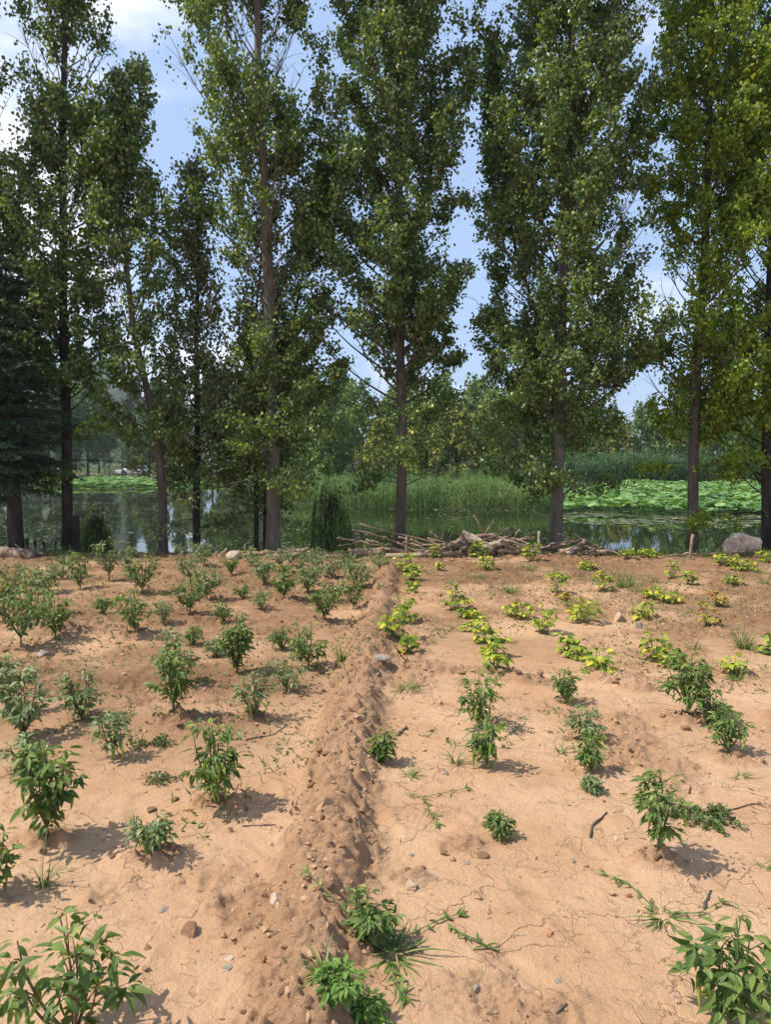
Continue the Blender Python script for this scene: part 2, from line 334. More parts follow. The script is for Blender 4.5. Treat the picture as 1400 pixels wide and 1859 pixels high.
# ------------------------------------------------------------------ ground
WZ = -1.0
RIDGE = [P(*q)[:2] for q in ((505, 1950), (545, 1850), (585, 1650), (612, 1450), (640, 1300), (662, 1200), (690, 1100), (708, 1030))]
BUMPS = [  # (px, py, sx, sy, height) small heaps
 (965, 1243, .16, .10, .055), (920, 1238, .12, .10, .04), (1110, 1240, .25, .14, .045), (1160, 1255, .16, .10, .035), (215, 1145, .35, .16, .05),
 (160, 1150, .25, .15, .045), (345, 1090, .3, .2, .04), (110, 1150, .25, .15, .05), (1030, 1040, .25, .6, .04), (1010, 1060, .3, .3, .04), (950, 1012, .5, .2, .05),
 (1005, 1016, .4, .15, .05), (880, 1018, .4, .15, .04), (760, 1085, .8, .10, .03), (880, 1095, 1.0, .10, .035), (1310, 1050, .4, .3, .05), (380, 1315, .4, .15, .03),
 (85, 1525, .16, .10, .04), (390, 1462, .14, .09, .045), (280, 1555, .15, .09, .03), (1195, 1572, .12, .08, .035), (315, 1312, .15, .1, .04), (465, 1312, .15, .1, .04),
 (245, 1158, .25, .15, .05), (590, 1133, .25, .15, .04), (520, 1095, .3, .2, .04), (1250, 1310, .2, .12, .03), (1340, 1385, .15, .1, .03), (1230, 1245, .4, .12, .03),
 (1050, 1340, .1, .1, -.01), (740, 1595, .10, .06, .02), (835, 1540, .12, .08, .015), (40, 1185, .25, .15, .05), (830, 1220, .6, .1, .02)]
BW = [(P(a, b_)[:2], c_, d_, e_) for a, b_, c_, d_, e_ in BUMPS]
DAMP = [P(*q)[:2] for q in ((60, 1230), (200, 1240), (350, 1225), (480, 1235))]
def masks(x, y):
    d = segdist(x, y, RIDGE)+fbm(x, y, 4, 3, seed=4)*.05
    ridge = np.exp(-(np.abs(d)/.132)**3)
    h = ridge*(.105+.035*fbm(x, y, 2.5, 2, seed=9)); loose = sstep(np.exp(-(d/.19)**2), .12, .55)
    for (bx, by), sx_, sy_, hh_ in BW:
        e = np.exp(-((x-bx)/sx_)**2-((y-by)/sy_)**2); h = h+e*hh_; loose = np.maximum(loose, sstep(e, .25, .75)*(.9 if hh_ > 0 else 0))
    damp = np.exp(-(segdist(x, y, DAMP)/.55)**2)*1.0
    far = sstep(y, 4.6, 8.0)*.85
    patch = sstep(fbm(x, y, .8, 4, seed=21)+.10*(y-4.5)/4, .05, .5)*sstep(y, 3.5, 6.5)
    damp = np.clip(np.maximum(damp, np.maximum(far*sstep(fbm(x, y, 1.3, 3, seed=30), -.45, .25), patch*.9)), 0, 1)*(1-.4*ridge)
    left = .75*sstep(-x-.03*y, .1, .7)*sstep(y, 3.3, 4.6)*sstep(fbm(x, y, 1.1, 4, seed=26), -.40, .05); damp = np.maximum(damp, left*(1-.6*ridge))
    bits = sstep(fbm(x, y, 1.7, 4, seed=41)+.06*np.minimum(y, 9)-.30, .08, .40)
    loose = np.clip(np.maximum(loose, bits*.8), 0, 1)
    return h, loose, damp
PR = [(P(a_, b_)[0], P(a_, b_)[1], c_) for a_, b_, c_ in ((1045, 1690, .5), (1075, 1560, .2), (770, 1500, 1.2), (700, 1500, .3), (1000, 1400, .9), (490, 1440, .2), (455, 1570, .6), (300, 1760, .1), (940, 1760, .8), (960, 1620, .3), (1130, 1450, .7), (560, 1330, .4), (250, 1480, .5), (900, 1830, .2), (1180, 1330, .6), (420, 1640, .4))]
def H(x, y):
    x = np.asarray(x, float); y = np.asarray(y, float)
    h, loose, damp = masks(x, y)
    h = h+.018*fbm(x, y, .9, 3, seed=50)+.007*fbm(x, y, 4.5, 3, seed=60)+.0045*fbm(x, y, 24, 4, g=.6, seed=65)
    n = vn(x*14, y*14, 70); n2_ = vn(x*31, y*31, 71); n3_ = vn(x*67, y*67, 72)
    h = h+loose*(.042*n**2+.045*n2_**2+.026*n3_-.030)+sstep(y, 5, 8)*(.035*fbm(x, y, 1.6, 4, seed=55))
    for fx_, fy_, fa_ in PR:
        ux = (x-fx_)*math.cos(fa_)+(y-fy_)*math.sin(fa_); uy = -(x-fx_)*math.sin(fa_)+(y-fy_)*math.cos(fa_); q_ = (ux/.05)**2+(uy/.13)**2
        h = h-.008*np.exp(-q_**2)+.0025*np.exp(-(q_-1.7)**2*2)
    edge = 12.55+.25*fbm(x, y*0, .5, 3, seed=80)
    h = h-1.6*sstep(y, edge, edge+1.9)
    return h
def gz(x, y): return float(H(np.array([x]), np.array([y]))[0])
rows = [1.1]
while rows[-1] < 15: rows.append(rows[-1]+max(.0045, rows[-1]*.00235))
rows = np.array(rows); nc = 640; u = np.linspace(-1, 1, nc)
X = u[None]*(1.2+rows[:, None]*.66); Y = np.repeat(rows[:, None], nc, 1)
Z = H(X, Y); hm, lo_, da_ = masks(X, Y)
nr = len(rows); i = np.arange(nr-1)[:, None]*nc; j = np.arange(nc-1)[None]
q = np.stack([i+j, i+j+1, i+j+1+nc, i+j+nc], -1).reshape(-1)
print('field verts', nr*nc)
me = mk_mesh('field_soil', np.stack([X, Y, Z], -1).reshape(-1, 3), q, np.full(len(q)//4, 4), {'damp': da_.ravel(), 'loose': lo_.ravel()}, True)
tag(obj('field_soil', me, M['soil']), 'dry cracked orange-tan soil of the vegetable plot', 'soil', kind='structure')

# land: field margins, pond bed, far shores
PEN = [P(440, 893, WZ), P(560, 912, WZ), P(640, 921, WZ), P(820, 925, WZ), P(985, 925, WZ), P(1000, 915, WZ), P(1000, 884, WZ), P(1010, 872, WZ),
       P(1240, 884, WZ), P(1330, 900, WZ), Vector((60, 42, 0)), Vector((400, 60, 0)), Vector((400, 900, 0)), Vector((-400, 900, 0)), Vector((-400, 95, 0)), P(60, 872, WZ), P(180, 871, WZ), P(300, 868, WZ), P(420, 868, WZ)]
PEN = [(p_[0], p_[1]) for p_ in PEN]
# right shore behind the lotus bed: keep the water back to 70 m
PEN[8] = tuple(P(1060, 884, WZ)[:2]); PEN[9] = tuple(P(1240, 883, WZ)[:2]); PEN[10] = (46, 62)
def inside(x, y, poly):
    r = np.zeros(np.shape(x), bool); n = len(poly)
    for k in range(n):
        (x1, y1), (x2, y2) = poly[k], poly[(k+1) % n]
        if y1 == y2: continue
        cnd = ((y1 > y) != (y2 > y)) & (x < (x2-x1)*(y-y1)/(y2-y1)+x1); r ^= cnd
    return r
def land_sd(x, y):
    d = segdist(x, y, PEN+[PEN[0]]); return np.where(inside(x, y, PEN), d, -d)
def LH(x, y):
    s = land_sd(x, y); far = -1.55+.85*sstep(s, -1.2, 1.4)+.3*sstep(s, 15, 60)
    far = far+.10*fbm(x, y, .25, 3, seed=90)*sstep(s, -.5, 1)
    near = -1.6*sstep(y, 12.6, 14.4)-.03
    inner = (np.abs(x) < 1.1+y*.655) & (y > 1.15) & (y < 14.9)
    near = np.where(inner, near-.35, near)
    return np.where(y < 20, near, far)
ys = np.concatenate([np.arange(-30, 20, .35), np.arange(20, 130, .8), np.geomspace(130, 680, 24)])
xs = np.concatenate([-np.geomspace(680, 62, 20), np.arange(-60, 60.1, .6), np.geomspace(62, 680, 20)])
X, Y = np.meshgrid(xs, ys); Z = LH(X, Y)
gr = np.where(Y > 20, np.clip(1-.9*np.exp(-((X+32)/16)**2-((Y-108)/13)**2), 0, 1), sstep(np.abs(X)+.3*fbm(X, Y, .7, 3), 9.5, 13)*.5+.5*sstep(Y, 12.7, 13.5))
nr, nc = X.shape; i = np.arange(nr-1)[:, None]*nc; j = np.arange(nc-1)[None]
q = np.stack([i+j, i+j+1, i+j+1+nc, i+j+nc], -1).reshape(-1)
me = mk_mesh('ground', np.stack([X, Y, Z], -1).reshape(-1, 3), q, np.full(len(q)//4, 4), {'green': gr.ravel()}, True)
tag(obj('ground', me, M['land']), 'ground around and under the pond', 'ground', kind='structure')
# water sheet
bw = Buf(); xs = np.linspace(-160, 160, 9); ysw = np.linspace(13.2, 330, 9)
X, Y = np.meshgrid(xs, ysw); i = np.arange(8)[:, None]*9; j = np.arange(8)[None]
bw.add(np.stack([X, Y, X*0+WZ], -1).reshape(-1, 3), np.stack([i+j, i+j+1, i+j+10, i+j+9], -1).reshape(-1), [4]*64)
tag(bw.build('pond_water', M['water']), 'dark still pond water behind the field', 'water', kind='structure')
# hill far away on the left
hx = np.linspace(-260, 60, 80); hy = np.linspace(-70, 70, 30); X, Y = np.meshgrid(hx, hy)
Z = 120*np.exp(-((X+140)/75)**2)*np.exp(-(Y/40)**2)*(1+.18*fbm(X, Y, .03, 4)) - 6
i = np.arange(29)[:, None]*80; j = np.arange(79)[None]
M['hill'] = roughmat('wooded_hill', (.05, .075, .035), (.11, .13, .07), .08, .95, .8, .3, dist=3)
ho = obj('hill', mk_mesh('hill', np.stack([X*.54, Y+430, Z*.54], -1).reshape(-1, 3)-np.array([95, 0, 0]), np.stack([i+j, i+j+1, i+j+81, i+j+80], -1).reshape(-1), np.full(29*79, 4), None, True), M['hill'])
tag(ho, 'hazy blue wooded hill far behind the trees at left', 'hill', kind='structure')

# ------------------------------------------------------------------ trees
def bez(a, b, c, n):
    tt = np.linspace(0, 1, n)[:, None]; return (1-tt)**2*a+2*tt*(1-tt)*b+tt**2*c
def build_tree(name, path, r0, env, zc0, mat, bark, label, cat='tree', group=None, nprim=110, ntw=8, nlf=84, ls=.062, asc=1.2, twl=.62,
               tpl=LEAF_POPLAR, sig=.065, rtop=.15, skip_twigs=False, seg=9, droop=.5, hole=None, dead=18, clump=.40):
    """path: trunk points relative to the base; env(z) -> (left, right) crown reach from the trunk"""
    path = np.array([tuple(p) for p in path], float); base = path[0].copy(); rel = path-base
    zt = rel[:, 2]
    def tp(z): return np.array([np.interp(z, zt, rel[:, k]) for k in range(3)])
    root = empty(name, base); tag(root, label, cat, group)
    tb = Buf(); zz = np.linspace(0, zt[-1], 30); pts = np.array([tp(z) for z in zz])
    pts[:, 0] += .03*fbm(zz, zz*0, .7, 3, seed=rs.randint(99)); rad = .9*r0*((1-zz/zt[-1])**.75*(1-rtop)+rtop*.3)
    rad[:2] *= np.array([1.28, 1.08]); tb.tube(pts, rad, seg)
    P0 = []; D0 = []; W0 = []
    ztop = zt[-1]
    for k in range(nprim):
        f = (k+rs.rand())/nprim; zb = zc0+(ztop-zc0)*f**1.1*.98
        az = k*2.399+rs.rand()*.8; a = tp(zb); ca, sa = math.cos(az), math.sin(az)
        zt_ = zb
        for _ in range(2):
            l, r_ = env(zt_); rad_ = (abs(l) if ca < 0 else abs(r_)); rad_ = rad_*abs(ca)+(.5*(abs(l)+abs(r_)))*(1-abs(ca))
            rise = rad_*math.tan(asc*(.55+.45*f)+.0)*.8; zt_ = zb+rise
        R_ = rad_*rs.uniform(.47, 1.03)
        if zt_ > ztop*1.03: zt_ = ztop*1.03
        tipc = tp(min(zt_, ztop)); tip = np.array([tipc[0]+ca*R_, tipc[1]+sa*R_, zt_])
        midp = a*.45+tip*.55+np.array([ca*.18*R_, sa*.18*R_, -.12*(zt_-zb)])
        pr = bez(a, midp, tip, 7); rb = max(.005, r0*.15*(1-f)+.005)*min(1, .4+R_/1.5)
        tb.tube(pr, np.linspace(rb, .004, 7), 5, cap=False)
        if hole and hole(tip+base): continue
        L = np.linalg.norm(tip-a)
        nt_ = max(3, int(ntw*min(1.6, L/1.6)))
        for q_ in range(nt_):
            tq = rs.uniform(.2, 1.0) if q_ else 1.0; s0 = pr[0]*0+np.array([np.interp(tq, np.linspace(0, 1, 7), pr[:, c_]) for c_ in range(3)])
            dv = unit((tip-a))*rs.uniform(.2, .9)+rdir(1, -.5, .9)[0]*.9; dv[2] += .25; dv = unit(dv)
            tl = twl*rs.uniform(.45, 1.1)*(1.15-.5*tq); e = s0+dv*tl
            if not skip_twigs: tb.tube([s0, s0*.5+e*.5+np.array([0, 0, .03]), e], [.006, .004, .002], 3, cap=False)
            m_ = int(nlf*rs.uniform(.6, 1.4)); tt = rs.uniform(.1, 1.08, m_)
            P0.append(s0+dv*tl*tt[:, None]+rs.randn(m_, 3)*sig)
    ntop_ = len(P0)
    for k in range(dead):     # straggling low branches, some bare, some with a few leaves
        zb = zc0*rs.uniform(.5, 1.05); a = tp(zb); az = rs.rand()*6.28; L = rs.uniform(.5, 1.7)*min(1, zc0)
        e = a+np.array([math.cos(az)*L, math.sin(az)*L, L*rs.uniform(-.1, .5)]); mm = (a+e)/2+np.array([0, 0, .08])
        tb.tube(bez(a, mm, e, 5), np.linspace(.012, .003, 5), 4, cap=False)
        leafy = rs.rand() < .7
        for _ in range(4 if leafy else 2):
            s0 = a+(e-a)*rs.uniform(.4, 1.0); e2 = s0+rdir(1, -.5, .4)[0]*.4; tb.tube([s0, e2], [.004, .002], 3, cap=False)
            if leafy: m_ = int(nlf*.9); P0.append(s0+(e2-s0)*rs.uniform(0, 1.1, m_)[:, None]+rs.randn(m_, 3)*sig)
    tb.build('trunk', bark, root, True)
    P0 = np.vstack(P0); q0 = rs.uniform(0, 200)
    if clump > 0:
        cv = vn(P0[:, 0]*1.0+P0[:, 1]*.7+q0, P0[:, 2]*.75, 7)*.6+vn(P0[:, 0]*2.1-P0[:, 1]*1.3+q0, P0[:, 2]*1.7+P0[:, 1], 9)*.4
        P0 = P0[cv+rs.randn(len(P0))*.05 > clump]
    m_ = len(P0)
    d = rdir(m_, -1, .3); d[:, 2] -= droop; n = rdir(m_, -.2, 1)
    lsz = ls*rs.uniform(.65, 1.2, m_)
    v, l, t_, ti = scatter(tpl, P0, d, n, lsz, None, rs.uniform(-.2, .8, m_), rs.rand(m_))
    lb = Buf(); lb.add(v, l, t_, ti); lb.build('crown', mat, root)
    return root
def env_px(tab, trunkpx, Y):
    """tab rows (py, left px, right px); trunkpx rows (py, px)"""
    tab = sorted(tab); pyv = np.array([r[0] for r in tab]); lv = np.array([r[1] for r in tab]); rv = np.array([r[2] for r in tab])
    tpx = sorted(trunkpx); ty = [q[0] for q in tpx]; tx_ = [q[1] for q in tpx]
    z0 = PD(700, tpx[-1][0], Y).z
    def f(z):
        # height above base -> py
        py = np.interp(z, [PD(700, yy, Y).z-z0 for yy in range(1000, -1001, -100)], list(range(1000, -1001, -100)))
        cx = np.interp(py, ty, tx_)
        return S(max(8, cx-np.interp(py, pyv, lv)), Y), S(max(8, np.interp(py, pyv, rv)-cx), Y)
    return f
def near_tree(trunkpx, Y, r0, tab, pc0, mat, bark, label, nprim=115, ztopx=None, **k):
    nprim = int(nprim*1.08)
    tpx = sorted(trunkpx, reverse=True)
    b0 = PD(tpx[0][1], tpx[0][0], Y); g = gz(b0.x, b0.y)-.08
    pts = [Vector((PD(px, py, Y).x, Y, PD(px, py, Y).z)) for py, px in tpx]; pts[0].z = g
    e = env_px(tab, trunkpx, Y); z0 = g; zc = PD(700, pc0+50, Y).z-z0; k.setdefault('ntw', 9); k['ntw'] += 0
    return build_tree('poplar_tree', pts, r0, e, zc, mat, bark, label, 'tree', k.pop('group', 'poplars along the pond bank'), nprim=nprim, **k)

near_tree([(1003, 122), (800, 120), (590, 115), (300, 112), (0, 118), (-420, 125)], 13.1, .125,
          [(-420, 90, 150), (-200, 50, 195), (0, 20, 222), (120, 22, 240), (200, 5, 235), (400, -35, 225), (600, 0, 200), (750, 30, 190)], 700, M['poplar'], M['bark_dark'],
          'tall dark poplar at far left, its straight trunk beside the short stump', 120, dead=7)
near_tree([(1008, 298), (900, 294), (800, 288), (720, 270), (600, 243), (490, 230), (300, 216), (150, 235)], 12.95, .105,
          [(130, 215, 260), (200, 195, 278), (300, 160, 300), (400, 150, 335), (500, 150, 345), (650, 170, 340), (800, 215, 330)], 800, M['poplar'], M['bark'],
          'slender poplar with a trunk that bends to the left', 70, ntw=8, dead=3)
near_tree([(995, 354), (800, 357), (600, 357), (400, 358), (325, 350)], 13.5, .10,
          [(320, 335, 370), (400, 315, 395), (500, 300, 415), (600, 290, 435), (800, 300, 430)], 820, M['poplar_o'], M['bark_dark'],  # dark bark paints the shade on this trunk into its colour
          'shorter dark-trunked poplar with a thin sparse olive top', 74, ntw=8, nlf=40, ls=.06, clump=.2, dead=8)
near_tree([(1000, 494), (860, 496), (700, 492), (520, 487), (300, 478), (100, 468), (-100, 465), (-420, 460)], 12.9, .155,
          [(-420, 400, 520), (-150, 300, 545), (0, 272, 560), (150, 285, 575), (300, 300, 585), (400, 325, 580), (500, 385, 560), (600, 410, 590), (780, 420, 600)], 740, M['poplar'], M['bark_pale'],
          'thick pale-barked poplar left of the trailing willow bush', 135, ntw=8)
near_tree([(995, 466), (800, 464), (650, 455), (520, 470), (380, 480)], 13.7, .065,
          [(380, 450, 510), (500, 420, 540), (650, 395, 520), (800, 400, 530)], 760, M['poplar_o'], M['bark_dark'],
          'thin dark poplar just left of the thick pale trunk', 40, ntw=6, nlf=30, clump=.25)
near_tree([(998, 483), (880, 484), (700, 505), (520, 545), (330, 590)], 13.9, .085,
          [(330, 570, 620), (450, 520, 650), (600, 520, 690), (750, 540, 690)], 720, M['poplar'], M['bark_dark'],
          'dark leaning poplar hidden behind the thick pale trunk', 70, ntw=7)
near_tree([(990, 728), (800, 730), (600, 728), (300, 726), (0, 726), (-420, 730)], 13.2, .125,
          [(-420, 660, 790), (-150, 600, 840), (0, 578, 868), (150, 570, 872), (250, 572, 850), (330, 565, 835), (420, 555, 850), (500, 540, 880), (600, 545, 870), (750, 600, 850)], 690, M['poplar'], M['bark'],
          'dark-trunked poplar rising behind the left end of the driftwood', 145, ntw=9)
near_tree([(1000, 1008), (850, 1013), (700, 1017), (550, 1022), (400, 1030), (200, 1035), (0, 1040), (-420, 1045)], 12.9, .145,
          [(-420, 980, 1120), (-150, 910, 1180), (0, 893, 1192), (100, 885, 1195), (250, 865, 1190), (400, 850, 1190), (500, 865, 1200), (650, 860, 1205), (760, 900, 1150)], 745, M['poplar'], M['bark_pale'],
          'broad poplar with a brown trunk behind the pale upright stake', 150, ntw=9)
near_tree([(1005, 1258), (850, 1261), (700, 1265), (600, 1270), (480, 1280), (200, 1288), (-420, 1300)], 13.0, .125,
          [(-420, 1240, 1360), (-100, 1190, 1400), (0, 1185, 1410), (200, 1172, 1430), (400, 1180, 1430), (600, 1165, 1430), (780, 1180, 1380)], 770, M['poplar_y'], M['bark'],
          'yellowish green poplar behind the leaning stake, left of the boulder', 135, ntw=9, dead=6, clump=.42)
near_tree([(1010, 1394), (800, 1394), (500, 1400), (200, 1410), (-420, 1415)], 12.9, .12,
          [(-420, 1370, 1480), (-100, 1320, 1500), (100, 1300, 1530), (400, 1290, 1530), (700, 1290, 1520), (900, 1300, 1500)], 860, M['poplar_y'], M['bark_dark'],
          'yellow green poplar at the right edge, beside the boulder', 130, ntw=9, dead=8, clump=.42)
# a side leader of the broad poplar and the crowns that stand behind the row
near_tree([(1000, 1013), (800, 1014), (650, 1000), (450, 935), (200, 897), (105, 896)], 13.9, .08,
          [(100, 885, 905), (200, 868, 925), (350, 850, 935), (500, 830, 940), (650, 830, 930)], 640, M['poplar'], M['bark_dark'],
          'slim poplar spire standing in the gap of blue sky, its foot behind the broad poplar', 62, ntw=7)
near_tree([(1000, -60), (600, -70), (0, -80), (-300, -80)], 12.7, .12,
          [(-300, -110, -60), (0, -170, -10), (300, -180, 10), (600, -180, 20)], 700, M['poplar'], M['bark_dark'],
          'poplar mostly outside the left edge, only leaves showing', 90)

# conifers at left
def conifer(px, Y, r0, topy, wpx, boty, label):
    b0 = PD(px, 1000, Y); g = gz(b0.x, b0.y)-.08; zt = PD(px, topy, Y).z-g; zb0 = PD(px, boty, Y).z-g
    root = empty('conifer_tree', (b0.x, Y, g)); tag(root, label, 'tree', 'conifers at the left edge')
    tb = Buf(); tb.tube([(0, 0, z) for z in np.linspace(0, zt, 12)], np.linspace(r0, .015, 12), 9)
    PP = []; DD = []; Rm = S(wpx, Y)
    for k in range(210):
        f = (k+rs.rand())/210; z = zb0+(zt-zb0)*f+rs.randn()*.12; az = k*2.399+rs.rand(); L = Rm*(1-f)**.6*rs.uniform(.5, 1.12)+.1
        dirv = np.array([math.cos(az), math.sin(az), 0]); s0 = np.array([0, 0, z]); e = s0+dirv*L+np.array([0, 0, L*(rs.uniform(-.4, .2)+.35*f)])
        pr = bez(s0, (s0+e)/2+np.array([0, 0, .16*L]), e, 7); tb.tube(pr, np.linspace(.022*(1-f)+.006, .003, 7), 4, cap=False)
        side = np.array([-dirv[1], dirv[0], 0])
        nb = int(7+L*9)
        for q_ in range(nb):
            t_ = (q_+.5)/nb; c0 = np.array([np.interp(t_, np.linspace(0, 1, 7), pr[:, c_]) for c_ in range(3)])
            bl = (.40*(1-t_)+.12)*min(1, L+.3); dv = unit(side*(1 if q_ % 2 else -1)*rs.uniform(.7, 1)+dirv*.7+np.array([0, 0, -.25+rs.randn()*.12]))
            m_ = int(10+bl*50); tt = rs.rand(m_)
            PP.append(c0+dv*(tt*bl)[:, None]+rs.randn(m_, 3)*.012); DD.append(np.tile(dv, (m_, 1))*.8+rs.randn(m_, 3)*.6)
    tb.build('trunk', M['bark_dark'], root, True)
    PP = np.vstack(PP); DD = np.vstack(DD); m_ = len(PP)
    lb = Buf(); lb.add(*scatter(NEEDLE, PP, DD, rdir(m_, 0, 1), rs.uniform(.04, .08, m_), .020, 0, rs.rand(m_)*np.clip(.5+.5*vn(PP[:, 0]*3, PP[:, 2]*3), 0, 1)))
    lb.build('crown', M['conifer'], root)
conifer(28, 12.3, .14, 480, 112, 878, 'dense blue green conifer in front of the poplars at the left edge')
conifer(-30, 12.9, .11, 540, 100, 885, 'dark conifer cut by the left edge, mostly behind its twin')

# trailing willow bushes
def willow(px, Y, topy, wpx, label, boty=1003):
    b0 = PD(px-8, boty, Y); g = max(gz(b0.x, b0.y), WZ-.15); h = PD(px, topy, Y).z-g; W = S(wpx, Y)
    root = empty('willow_bush', (b0.x, Y, g)); tag(root, label, 'bush', 'trailing willows at the water edge')
    tb = Buf(); tb.tube(bez(np.array([0, 0, -.1]), np.array([.12, 0, h*.45]), np.array([S(12, Y), 0, h*.86]), 8), np.linspace(.055, .02, 8), 7)
    PP = []; DD = []
    for k in range(140):
        az = k*2.4; rr = W*.5*math.sqrt(rs.rand())*(1+.3*math.sin(3*az+px)); top = h*(1-.42*(rr/(W*.5))**2)*rs.uniform(.80, 1.02)*(1+.10*math.sin(az*2+1))
        x0 = S(10, Y)+rr*math.cos(az); y0 = rr*math.sin(az)*.8; z1 = max(.02, top-rs.uniform(.2, .75)*h)
        s0 = np.array([S(12, Y), 0, h*.84]); a = np.array([x0, y0, top]); fl_ = rs.uniform(.95, 1.25); e = np.array([x0*fl_+rs.randn()*.03, y0*fl_, z1])
        pr = np.vstack([bez(s0, (s0+a)/2+np.array([0, 0, .1]), a, 4), bez(a, a+np.array([.03*math.cos(az), .03*math.sin(az), -.2]), e, 6)[1:]])
        tb.tube(pr, .0035, 3, cap=False); m_ = 34; tt = rs.uniform(3, 8, m_)
        c0 = np.stack([np.interp(tt, np.arange(9), pr[:, c_]) for c_ in range(3)], 1)
        PP.append(c0); d = rdir(m_, -1, -.2)*.5; d[:, 2] -= .8; DD.append(d)
    tb.build('trunk', M['bark_dark'], root, True); PP = np.vstack(PP); DD = np.vstack(DD); m_ = len(PP)
    lb = Buf(); lb.add(*scatter(NEEDLE, PP, DD, rdir(m_, -.2, 1), rs.uniform(.06, .11, m_), .013, .2)); lb.build('foliage', M['willow'], root)
willow(598, 13.9, 872, 80, 'dark trailing willow bush hanging over the water, left of the driftwood')
willow(172, 13.9, 915, 62, 'low trailing willow bush beside the short stump')

# ------------------------------------------------------------------ far side: reeds, lotus, trees
def rand_in(n, x0, x1, y0, y1, fn):
    x = rs.uniform(x0, x1, n*3); y = rs.uniform(y0, y1, n*3); k = fn(x, y); return x[k][:n], y[k][:n]
def reeds(name, x, y, hgt, mat, label, wd=.028):
    z = np.maximum(LH(x, y), WZ)-.05; m_ = len(x)
    d = rdir(m_, 0, 1)*.34; d[:, 2] += 1; lb = Buf()
    hh_ = hgt*(.55+.6*vn(x*.45, y*.45, 5)+.25*vn(x*1.7, y*1.7, 6))*rs.uniform(.6, 1.1, m_)
    ti = np.clip(rs.rand(m_)*.65+.35*vn(x*.6, y*.6, 8), 0, 1)
    lb.add(*scatter(BLADE_S, np.stack([x, y, z], 1), d, rdir(m_, -.3, .3), hh_, wd, rs.uniform(0, .9, m_), ti))
    for f0 in (.35, .6, .85):   # side leaves
        pz = np.stack([x, y, z+hh_*f0*rs.uniform(.8, 1.1, m_)], 1); dd = rdir(m_, .1, .9)
        lb.add(*scatter(BLADE_S, pz, dd, np.tile([0, 0, 1.0], (m_, 1))+rs.randn(m_, 3)*.2, hh_*.28, wd*.9, rs.uniform(.5, 1.6, m_), ti))
    tag(lb.build(name, mat), label, 'reeds', kind='stuff')
def band(lo, hi): return lambda x, y: (land_sd(x, y) > lo) & (land_sd(x, y) < hi) & (x > -14) & (y < 70) & (np.abs(x) < y*.62)
x, y = rand_in(15000, -14, 14, 34, 60, band(-.4, 1.8)); x2, y2 = rand_in(22000, -16, 14, 38, 66, band(1.5, 30))
reeds('reed_bed', np.concatenate([x, x2]), np.concatenate([y, y2]), 1.38, M['reed'], 'bright green reed bed along the far edge of the pond')
x, y = rand_in(12000, 14, 46, 64, 84, lambda x, y: (land_sd(x, y) > .2) & (land_sd(x, y) < 9) & (x > y*.23))
reeds('reed_thicket', x, y, 3.0, M['reed_dark'], 'dark green reeds behind the lotus bed', .06)
# lotus
def disc_tpl(n=9):
    a = np.linspace(.25, 2*np.pi-.25, n); V = [(0, 0, 0)]+[(math.cos(q), math.sin(q), .16+.05*math.sin(3*q)) for q in a]
    V = np.array(V, float)[:, [0, 1, 2]]; return V, [[0, i+1, i+2] for i in range(n-1)]
DISC = disc_tpl(); FLAT = (DISC[0]*np.array([1, 1, .05]), DISC[1])
def pads(name, x, y, zlo, zhi, rlo, rhi, tilt, mat, label, cat, tpl=DISC, stalk=False, kind='stuff'):
    m_ = len(x); nrm = rdir(m_, 0, 1)*tilt; nrm[:, 2] += 1; nrm = unit(nrm); d = unit(np.cross(nrm, rdir(m_, -.1, .1)))
    z = WZ+zlo+(zhi-zlo)*(.35*rs.rand(m_)+.65*vn(x*.35, y*.35, 12)); r_ = rs.uniform(rlo, rhi, m_); lb = Buf()
    s = unit(np.cross(d, nrm)); V, F = tpl
    v = np.stack([x, y, z], 1)[:, None]+r_[:, None, None]*(s[:, None]*V[None, :, 0:1]+d[:, None]*V[None, :, 1:2]+nrm[:, None]*V[None, :, 2:3])
    base = np.concatenate([np.array(f) for f in F]); loops = (base[None]+np.arange(m_)[:, None]*len(V)).ravel()
    lb.add(v.reshape(-1, 3), loops, np.full(len(F)*m_, 3), np.repeat(rs.rand(m_), len(V)))
    if stalk:
        q_ = np.stack([x, y, np.full(m_, WZ-.05)], 1); lb.add(*scatter(BLADE_S, q_, np.tile([0, 0, 1.0], (m_, 1)), rdir(m_, -.1, .1), z-WZ+.05, .02, 0, .2))
    tag(lb.build(name, mat), label, cat, kind=kind)
nearL = lambda x: 33+5*vn(x*.25, x*0, 31)-(x > 12)*0
def fl(x, y): return (y > nearL(x)) & (land_sd(x, y) < .3) & (x > y*.232+.0*x) & (x < y*.60)
x, y = rand_in(13000, 7, 46, 29, 75, fl); pads('lotus_bed', x, y, .10, .85, .10, .23, .5, M['lotus'], 'bright green lotus leaves crowding the right side of the pond', 'lotus', stalk=True)
def fl2(x, y): return (y > 27+4*vn(x*.5, y*0, 33)) & (y < nearL(x)+5) & (x > y*.235) & (vn(x*.9, y*.9, 14) > .30)
x, y = rand_in(5000, 5, 30, 26, 45, fl2); pads('floating_pads', x, y, .006, .03, .04, .15, .03, M['lotus_dull'], 'dull floating pads fringing the right lotus bed', 'water weed', FLAT)
def fl3(x, y): return (y > 66+6*vn(x*.12, y*0, 35)) & (land_sd(x, y) < .5) & (vn(x*.3, y*.2, 15) > .18)
x, y = rand_in(6000, -45, -8, 64, 100, fl3); pads('lotus_patch', x, y, .03, .55, .18, .36, .25, M['lotus'], 'pale green lotus leaves near the far left shore', 'lotus')
def fl4(x, y): return (vn(x*.8, y*.4, 16)+.3*vn(x*3, y*1.5, 17) > .80-.22*(x < -y*.30)-.12*(y > 55)) & (land_sd(x, y) < 0)
